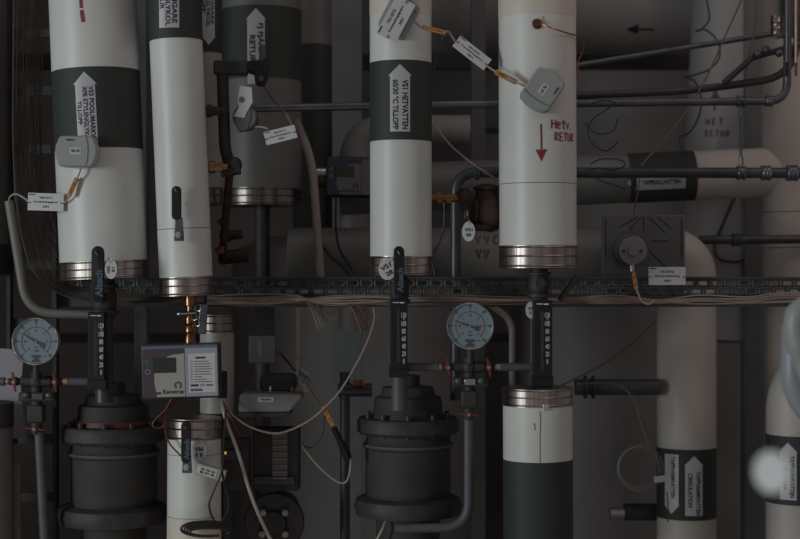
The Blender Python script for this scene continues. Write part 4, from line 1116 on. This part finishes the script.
# --- brass cocks left of the VVC handwriting and the brown valve beside the broad pipe
t = thing('drain_cock', 'small brass cocks joined to the iron elbow beside the VS1 pipe', 'valve', P(445, 205, .06))
build('cock_body', MB().cyl(P(430, 198, .06), P(462, 198, .06), .009, 16).cyl(P(437, 198, .06), P(442, 198, .06), .013, 6).cyl(P(447, 198, .06), P(451, 198, .06), .012, 6), 'brass', t)
build('cock_body', MB().ball(P(464, 196, .06), .018).cyl(P(464, 208, .06), P(464, 194, .06), .008, 14), 'rust', t)
build('hook', MB().torus(P(466, 214, .03), (1, .2, 0), .011, .0009, 18, 6), 'bright_steel', t)
t = thing('control_valve', 'dull brown valve body tucked against the broad hand-marked pipe', 'valve', P(480, 225, .09))
build('valve_body', MB().lathe(P(471, 212, .09), (1, .10, -.04), [(0, .018), (.006, .028), (.012, .028), (.014, .024), (.026, .038), (.045, .043), (.058, .038), (.066, .026), (.078, .03), (.088, .025)], 28), 'rust', t)
build('bonnet', MB().lathe(P(487, 204, .10), (0, 0, 1), [(0, .03), (.028, .024), (.032, .03), (.038, .03), (.044, .012)], 24), 'rust', t)
build('grip_wheel', MB().torus(P(482, 228, .09), (0, 0, 1), .03, .006, 24, 8), 'rust', t)

# --- copper fittings behind the seam pipe
t = thing('pipe_fitting', 'cluster of brass compression fittings in shadow beside the seam pipe', 'pipe fitting', P(225, 255, .25))
build('brass_nut', MB().cyl(P(216, 252, .2), P(224, 249, .2), .010, 6), 'brass', t, bevel=.001)
build('brass_nut', MB().cyl(P(219, 224, .22), P(226, 219, .22), .009, 6), 'copper', t, bevel=.001)
build('fitting_body', MB().cyl(P(222, 262, .24), P(230, 168, .12), .009, 14).cyl(P(222, 236, .24), P(242, 234, .24), .011, 14).ball(P(226, 236, .24), .016).cyl(P(220, 258, .25), P(248, 255, .25), .016, 16), 'rust', t)

# --- pumps
def pump(cx, y0, r, Y, label, stripe=None, hy=0):
    t = thing('circulation_pump', label, 'pump', P(cx, y0+170, Y)); k = s(Y)
    A_ = P(cx, y0, Y)
    def pr(lst): return [(a*k, b*k) for a, b in lst]
    build('pump_head', MB().lathe(A_, (0, 0, -1), pr([(-22, 12), (-12, 12), (-10, r*.55), (-2, r*.6), (0, r*.72), (14, r*.76), (20, r*.8)]), 40), 'dark_equipment', t)
    build('flange', MB().lathe(A_, (0, 0, -1), pr([(20, r*.5), (20, r+3), (23, r+5), (33, r+5), (36, r+2), (36, r*.5)]), 48), 'black_iron', t, label='upper flange')
    build('motor_shell', MB().lathe(A_, (0, 0, -1), pr([(36, r*.9), (44, r*.93), (46, r*.97), (49, r*.97), (51, r*.93), (92, r*.93), (98, r*.9)]), 48), 'dark_equipment', t)
    build('flange', MB().lathe(A_, (0, 0, -1), pr([(98, r*.5), (98, r), (101, r+6), (108, r+8), (116, r+6), (118, r*.5)]), 48), 'black_iron', t, label='lower flange')
    build('outlet', MB().lathe(A_, (0, 0, -1), pr([(118, r*.7), (140, r*.7), (150, r*.4), (240, r*.4)]), 36), 'dark_equipment', t)
    build('trim_hoop', MB().torus(A_+V((0, 0, -47*k)), (0, 0, 1), r*.97*k, .0035, 48, 8), 'hose_grey', t, label='dull blue hoop')
    if stripe: build('stripe', MB().lathe(A_, (0, 0, -1), pr([(14, r*.775), (14.2, r*.80), (19, r*.83), (19.2, r*.8)]), 40), 'red_cable', t, label='dark red stripe')
    for i in range(10):
        a = 2*PI*(i+.5)/10
        build('flange_bolt', MB().cyl(A_+V((math.cos(a)*(r*.9)*k, math.sin(a)*(r*.9)*k, -15*k)), A_+V((math.cos(a)*(r*.9)*k, math.sin(a)*(r*.9)*k, -38*k)), 2.6*k, 6), 'black_iron', t)
    return t
pump(113, 405, 47, .10, 'black circulation pump with a dark red stripe beside the capped white pipe', True)
pump(408, 397, 46, .12, 'black circulation pump under the VS1 thermometer')
# --- centre flange with bolts, ribbed box, actuator box
t = thing('bolted_flange', 'dark round flange with four pale bolts near the bottom edge', 'flange', P(274, 560, .12))
c = P(274, 523, .12)
build('flange_disc', MB().cyl(c+V((0, .02, 0)), c, 30*s(.12), 48).cyl(c+V((0, .2, 0)), c+V((0, .02, 0)), 20*s(.12), 32), 'black_iron', t, bevel=.003)
build('flange_hub', MB().lathe(c, (0, -1, 0), [(0, .03), (.015, .026), (.017, .0001)], 32), 'dark_equipment', t)
for x, y in ((263, 513), (285, 513), (262, 534.5), (285, 534.5)):
    build('bolt', MB().cyl(P(x, y, .12), P(x, y, .10), 3.8*s(.12), 6).ball(P(x, y, .10), 3.2*s(.12), 14, .5, (0, 1, 0)), 'bright_steel' if False else 'sensor_grey', t, bevel=.0008)
t = thing('ribbed_terminal', 'dark ribbed terminal box standing on the bolted flange', 'junction box', P(276, 488, .1))
build('box_body', MB().box(P(277, 458, .13), (46*s(.1), .06, 62*s(.1))), 'dark_equipment', t, bevel=.003)
mb = MB()
for i in range(8):
    mb.box(P(280, 434+i*6.3, .092), (14*s(.1), .008, 1.2*s(.1)))
build('ribs', mb, 'box_grey', t)
build('rib_back', MB().box(P(280, 457, .096), (15*s(.1), .006, 50*s(.1))), 'dim_box', t)
build('blue_base', MB().prism(flat(274, 481, .09), rrect(42, 9, 2), -.05, .0), 'blue_device', t, bevel=.002)
t = thing('valve_actuator', 'pale grey slanted actuator box under the sagging cable', 'actuator', P(272, 414, .06))
fn = flat(272, 402, .06)
build('actuator_shell', MB().prism(fn, [(-32, 8), (-33, -9.5), (18, -9.5), (31, 5), (30, 8.5), (-28, 9.5)], -.06, .015), 'box_grey', t, bevel=.004)
build('dark_foot', MB().prism(fn, [(-33, -10), (-33, -15), (14, -15), (20, -10)], -.06, .012), 'dark_equipment', t, bevel=.002)
pl = build('label_plate', MB().fbox(fn, -13.5, 2.5, .6, 5.6, .0155, .0165), 'label_paper', t)
build('lettering', text(MB(), fn, 'VS2-SV1', -5.5, 3.0, 9.5, 1.9, 0, .017), 'ink', pl)
t = thing('blue_actuator', 'dark blue device sitting on the pale slanted actuator box', 'actuator', P(280, 392, .12))
build('device_body', MB().prism(flat(278, 383, .12), rrect(36, 17, 5), -.05, .01), 'blue_device', t, bevel=.004)
build('silver_pin', MB().cyl(P(270.5, 391, .09), P(270.5, 386, .09), .003, 10), 'bright_steel', t)
build('brass_pin', MB().cyl(P(292, 391, .09), P(292, 387, .09), .005, 10), 'copper', t)
t = thing('junction_box', 'dim square junction box with small label under the tray', 'junction box', P(263, 362, .4))
build('box_body', MB().box(P(263, 349, .42), (27*s(.4), .05, 27*s(.4))), 'dim_box', t, bevel=.003)
build('box_label', MB().fbox(flat(260, 348, .395), -2, 2, -8, 7, 0, .001), 'box_grey', t)
build('box_stem', MB().box(P(265, 322, .43), (17*s(.4), .03, 28*s(.4))), 'dark_equipment', t)
tag_plate(305.5, 380, .05, -62, 24, 12, 'dull name plate dangling steeply beside the pale actuator box', ['VS2-SV1', 'Styrventil', 'AS1'], 'box_grey')
cable('black_cable', 'dark lead running from the dangling plate to the orange marker', [(279, 352, .3), (288, 362, .2), (297, 373, .07), (303, 377, .04), (311, 392, .04), (318, 403, .04), (322, 408, .04)], 1.3, 'brown_cable')
build('cable_plug', MB().tube(smoothpath([P(334, 428, .04), P(341, 443, .05), (P(348, 458, .06))]), [.0065]*8+[.0085]*5+[.009]*4, 14), 'black_plastic', cat='plug', label='black cable plug below the orange marker')
# indicator unit beside the capped pipe
t = thing('terminal_unit', 'dark terminal unit with a tiny yellow indicator light', 'junction box', P(235, 480, .05))
build('unit_body', MB().box(P(237, 464, .07), (26*s(.05), .05, 52*s(.05))), 'dark_equipment', t, bevel=.003)
build('blue_front', MB().box(P(233, 455, .042), (18*s(.05), .01, 10*s(.05))), 'blue_device', t, bevel=.001)
build('indicator', MB().ball(P(225, 453, .03), .0032, 12), 'indicator_light', t, label='tiny yellow light')
# sensor block hanging on the capped pipe
t = thing('wire_terminal', 'pale wire terminal block tilted against the capped pipe', 'terminal block', P(212, 476, -.1))
fn = flat(211, 472, -H.r-.035, -16)
build('block', MB().prism(fn, rrect(30, 11, 1), -.012, .008), 'mid_shade_jacket', t, bevel=.001)
build('white_front', MB().fbox(fn, -13.5, 6, -4, 3.6, .0075, .009), 'tag_plastic', t)
mb = MB(); text(mb, fn, '20 50 60', -3, 1.3, 15, 2.6, 0, .0095); text(mb, fn, '86 ID 40', -3, -1.9, 15, 2.6, 0, .0095)
build('lettering', mb, 'ink', t)

# --- round white actuator on grey panel
t = thing('mounting_panel', 'grey ribbed mounting panel behind the round white actuator', 'panel', P(643, 296, .26))
fn = flat(643.5, 255, .26)
build('panel_plate', MB().fbox(fn, -41.5, 41.5, -41, 40, -.008, 0), 'panel_grey', t, bevel=.002)
mb = MB()
for (a, b) in (((-24, 28), (-6, 38)), ((-14, 26), (-2, 38)), ((0, 24), (0, 38)), ((5, 38), (22, 22)), ((14, 38), (28, 26)), ((8, 14), (26, 14)), ((6, 4), (24, -14)), ((-38, 36), (-38, 0)), ((38, 36), (38, -4)), ((-20, -30), (-20, -36))):
    build('panel_groove', stroke(MB(), fn, [a, b], 1.1, .0006), 'ink', t)
for i in range(6): build('panel_slot', MB().fbox(fn, -36+13*i, -32+13*i, -35, -31, 0, .001), 'ink', t)
t = thing('round_actuator', 'round white actuator with two dark screws on the grey panel', 'actuator', P(632.5, 266, .22))
c = P(632.5, 251, .22)
build('rear_drum', MB().cyl(c+V((-.004, .04, .002)), c+V((-.004, .005, .002)), 16*s(.22), 40), 'dim_box', t, bevel=.002)
build('front_cap', MB().cyl(c+V((0, .006, 0)), c+V((0, -.006, 0)), 14.3*s(.22), 48), 'actuator_white', t, bevel=.002)
build('centre_boss', MB().cyl(c+V((0, -.006, 0)), c+V((0, -.010, 0)), 5*s(.22), 28), 'actuator_white', t, bevel=.001)
for x in (624, 641): build('screw', MB().cyl(P(x, 251, .214), P(x, 251, .211), 1.5*s(.22), 12), 'ink', t)
build('lower_nipple', MB().cyl(P(632, 264, .22), P(632, 271, .22), .006, 14), 'bright_steel', t)

# --- details in shadow
t = thing('flow_meter', 'small silver reflector part beside the dark meter in the shadow', 'pipe fitting', P(320, 185, .5))
build('silver_union', MB().cyl(P(313, 173, .5), P(328, 173, .5), .014, 20), 'bright_steel', t)
build('union_body', MB().cyl(P(313, 181, .5), P(329, 181, .5), .017, 20), 'rust', t)
t = thing('pipe_union', 'small silver union low beside the clear tubing coil', 'pipe fitting', P(617, 520, .6))
build('union_ring', MB().cyl(P(610, 513, .6), P(624, 513, .6), .014, 20), 'bright_steel', t)
build('union_pipe', MB().cyl(P(624, 512, .62), P(670, 512, .62), .022, 24), 'dark_pipe', t)
t = thing('pipe_stop', 'horizontal dark pipe with flange behind the shiny cap of the short pipe', 'pipe', P(610, 395, .45))
build('pipe_run', MB().cyl(P(575, 387, .45), P(660, 387, .45), 8*s(.45), 24), 'dark_pipe', t)
mb = MB()
for x in (584, 592): mb.lathe(P(x, 387, .45), (1, 0, 0), [(0, .02), (0, .028), (.006, .028), (.006, .02)], 24)
build('pipe_flange', mb, 'black_iron', t)
t = thing('brass_valve', 'small brass fittings beyond the sagging cable', 'valve', P(358, 395, .35))
build('brass_nut', MB().cyl(P(356, 386, .35), P(356, 380, .35), .009, 6).cyl(P(362, 386, .35), P(362, 380, .35), .007, 6), 'copper', t)
build('valve_body', MB().cyl(P(338, 390, .37), P(372, 390, .37), .016, 18).cyl(P(345, 372, .37), P(345, 640, .37), .012, 16), 'dark_pipe', t)
build('bright_screw', MB().ball(P(354.5, 408, .33), .0035), 'bright_steel', t)
t = build('paper_sheet', MB().prism(flat(10, 398, .10), [(-14, 55), (14, 52), (12, 10), (8, -30), (14, -60), (22, -62), (20, 2), (22, 53)] if False else [(-16, 50), (14, 48), (11, 10), (13, -14), (17, -42), (8, -40), (-16, -44)], -.001, .001), 'paper', cat='paper', label='hanging lilac grey paper sheet behind the gauge at the picture edge')
t = build('cardboard_strip', MB().box(P(17.5, 505, .05), (7*s(.05), .006, 86*s(.05))), 'conduit_grey', cat='strip', label='narrow pale board standing by the dark corner pipe')
cable('black_cable', 'thin dark wire beside the pale narrow board', [(20, 462, .06), (19, 452, .06), (24, 446, .06), (28, 438, .06)], .8, 'conduit_grey')
build('coil_tag', MB().fbox(flat(660, 479, .315, 6), -6, 6, -3.2, 3.2, 0, .001), 'tag_plastic', cat='tag', label='small white tag on the clear tubing coil')
cable('red_cable', 'thin red wire ends hanging over the downward arrow label', [(667, 492, .36), (668, 505, .36), (669, 515, .36), (668, 522, .36)], .6, 'red_cable')

# --- foreground fittings close to the lens, out of focus
Yf = -.8
t = thing('foreground_pipe', 'blurred pale blue pipe bend at the picture edge close to the camera', 'pipe', P(800, 430, Yf))
build('pipe_bend', MB().tube(roundpath([P(795, 325, Yf), P(793, 398, Yf), P(840, 436, Yf)], .05, 12), [13*s(Yf)]*15, 28), 'foreground_pale', t)
build('handle', MB().tube(smoothpath([P(830, 300, Yf-.02), P(798, 315, Yf-.02), P(800, 350, Yf-.02), P(815, 395, Yf-.02), P(835, 430, Yf-.02)], 6), [13*s(Yf)]*7+[12*s(Yf)]*6+[9*s(Yf)]*6+[7*s(Yf)]*6, 24), 'cream_jacket' if False else 'sensor_grey', t)
Yg = -2.0
t = thing('foreground_tag', 'blurred bright round tag hanging close to the camera', 'tag', P(772, 472, Yg))
build('disc', MB().prism(flat(772, 472, Yg, 0, -32), [(18*math.cos(2*PI*i/32), 21*math.sin(2*PI*i/32)) for i in range(32)], 0, .002), 'bright_tag', t)
build('hanging_wire', MB().tube(smoothpath([P(773, 453, Yg), P(790, 440, -1.5), P(812, 425, Yf)]), .0006, 6), 'black_cable', t)
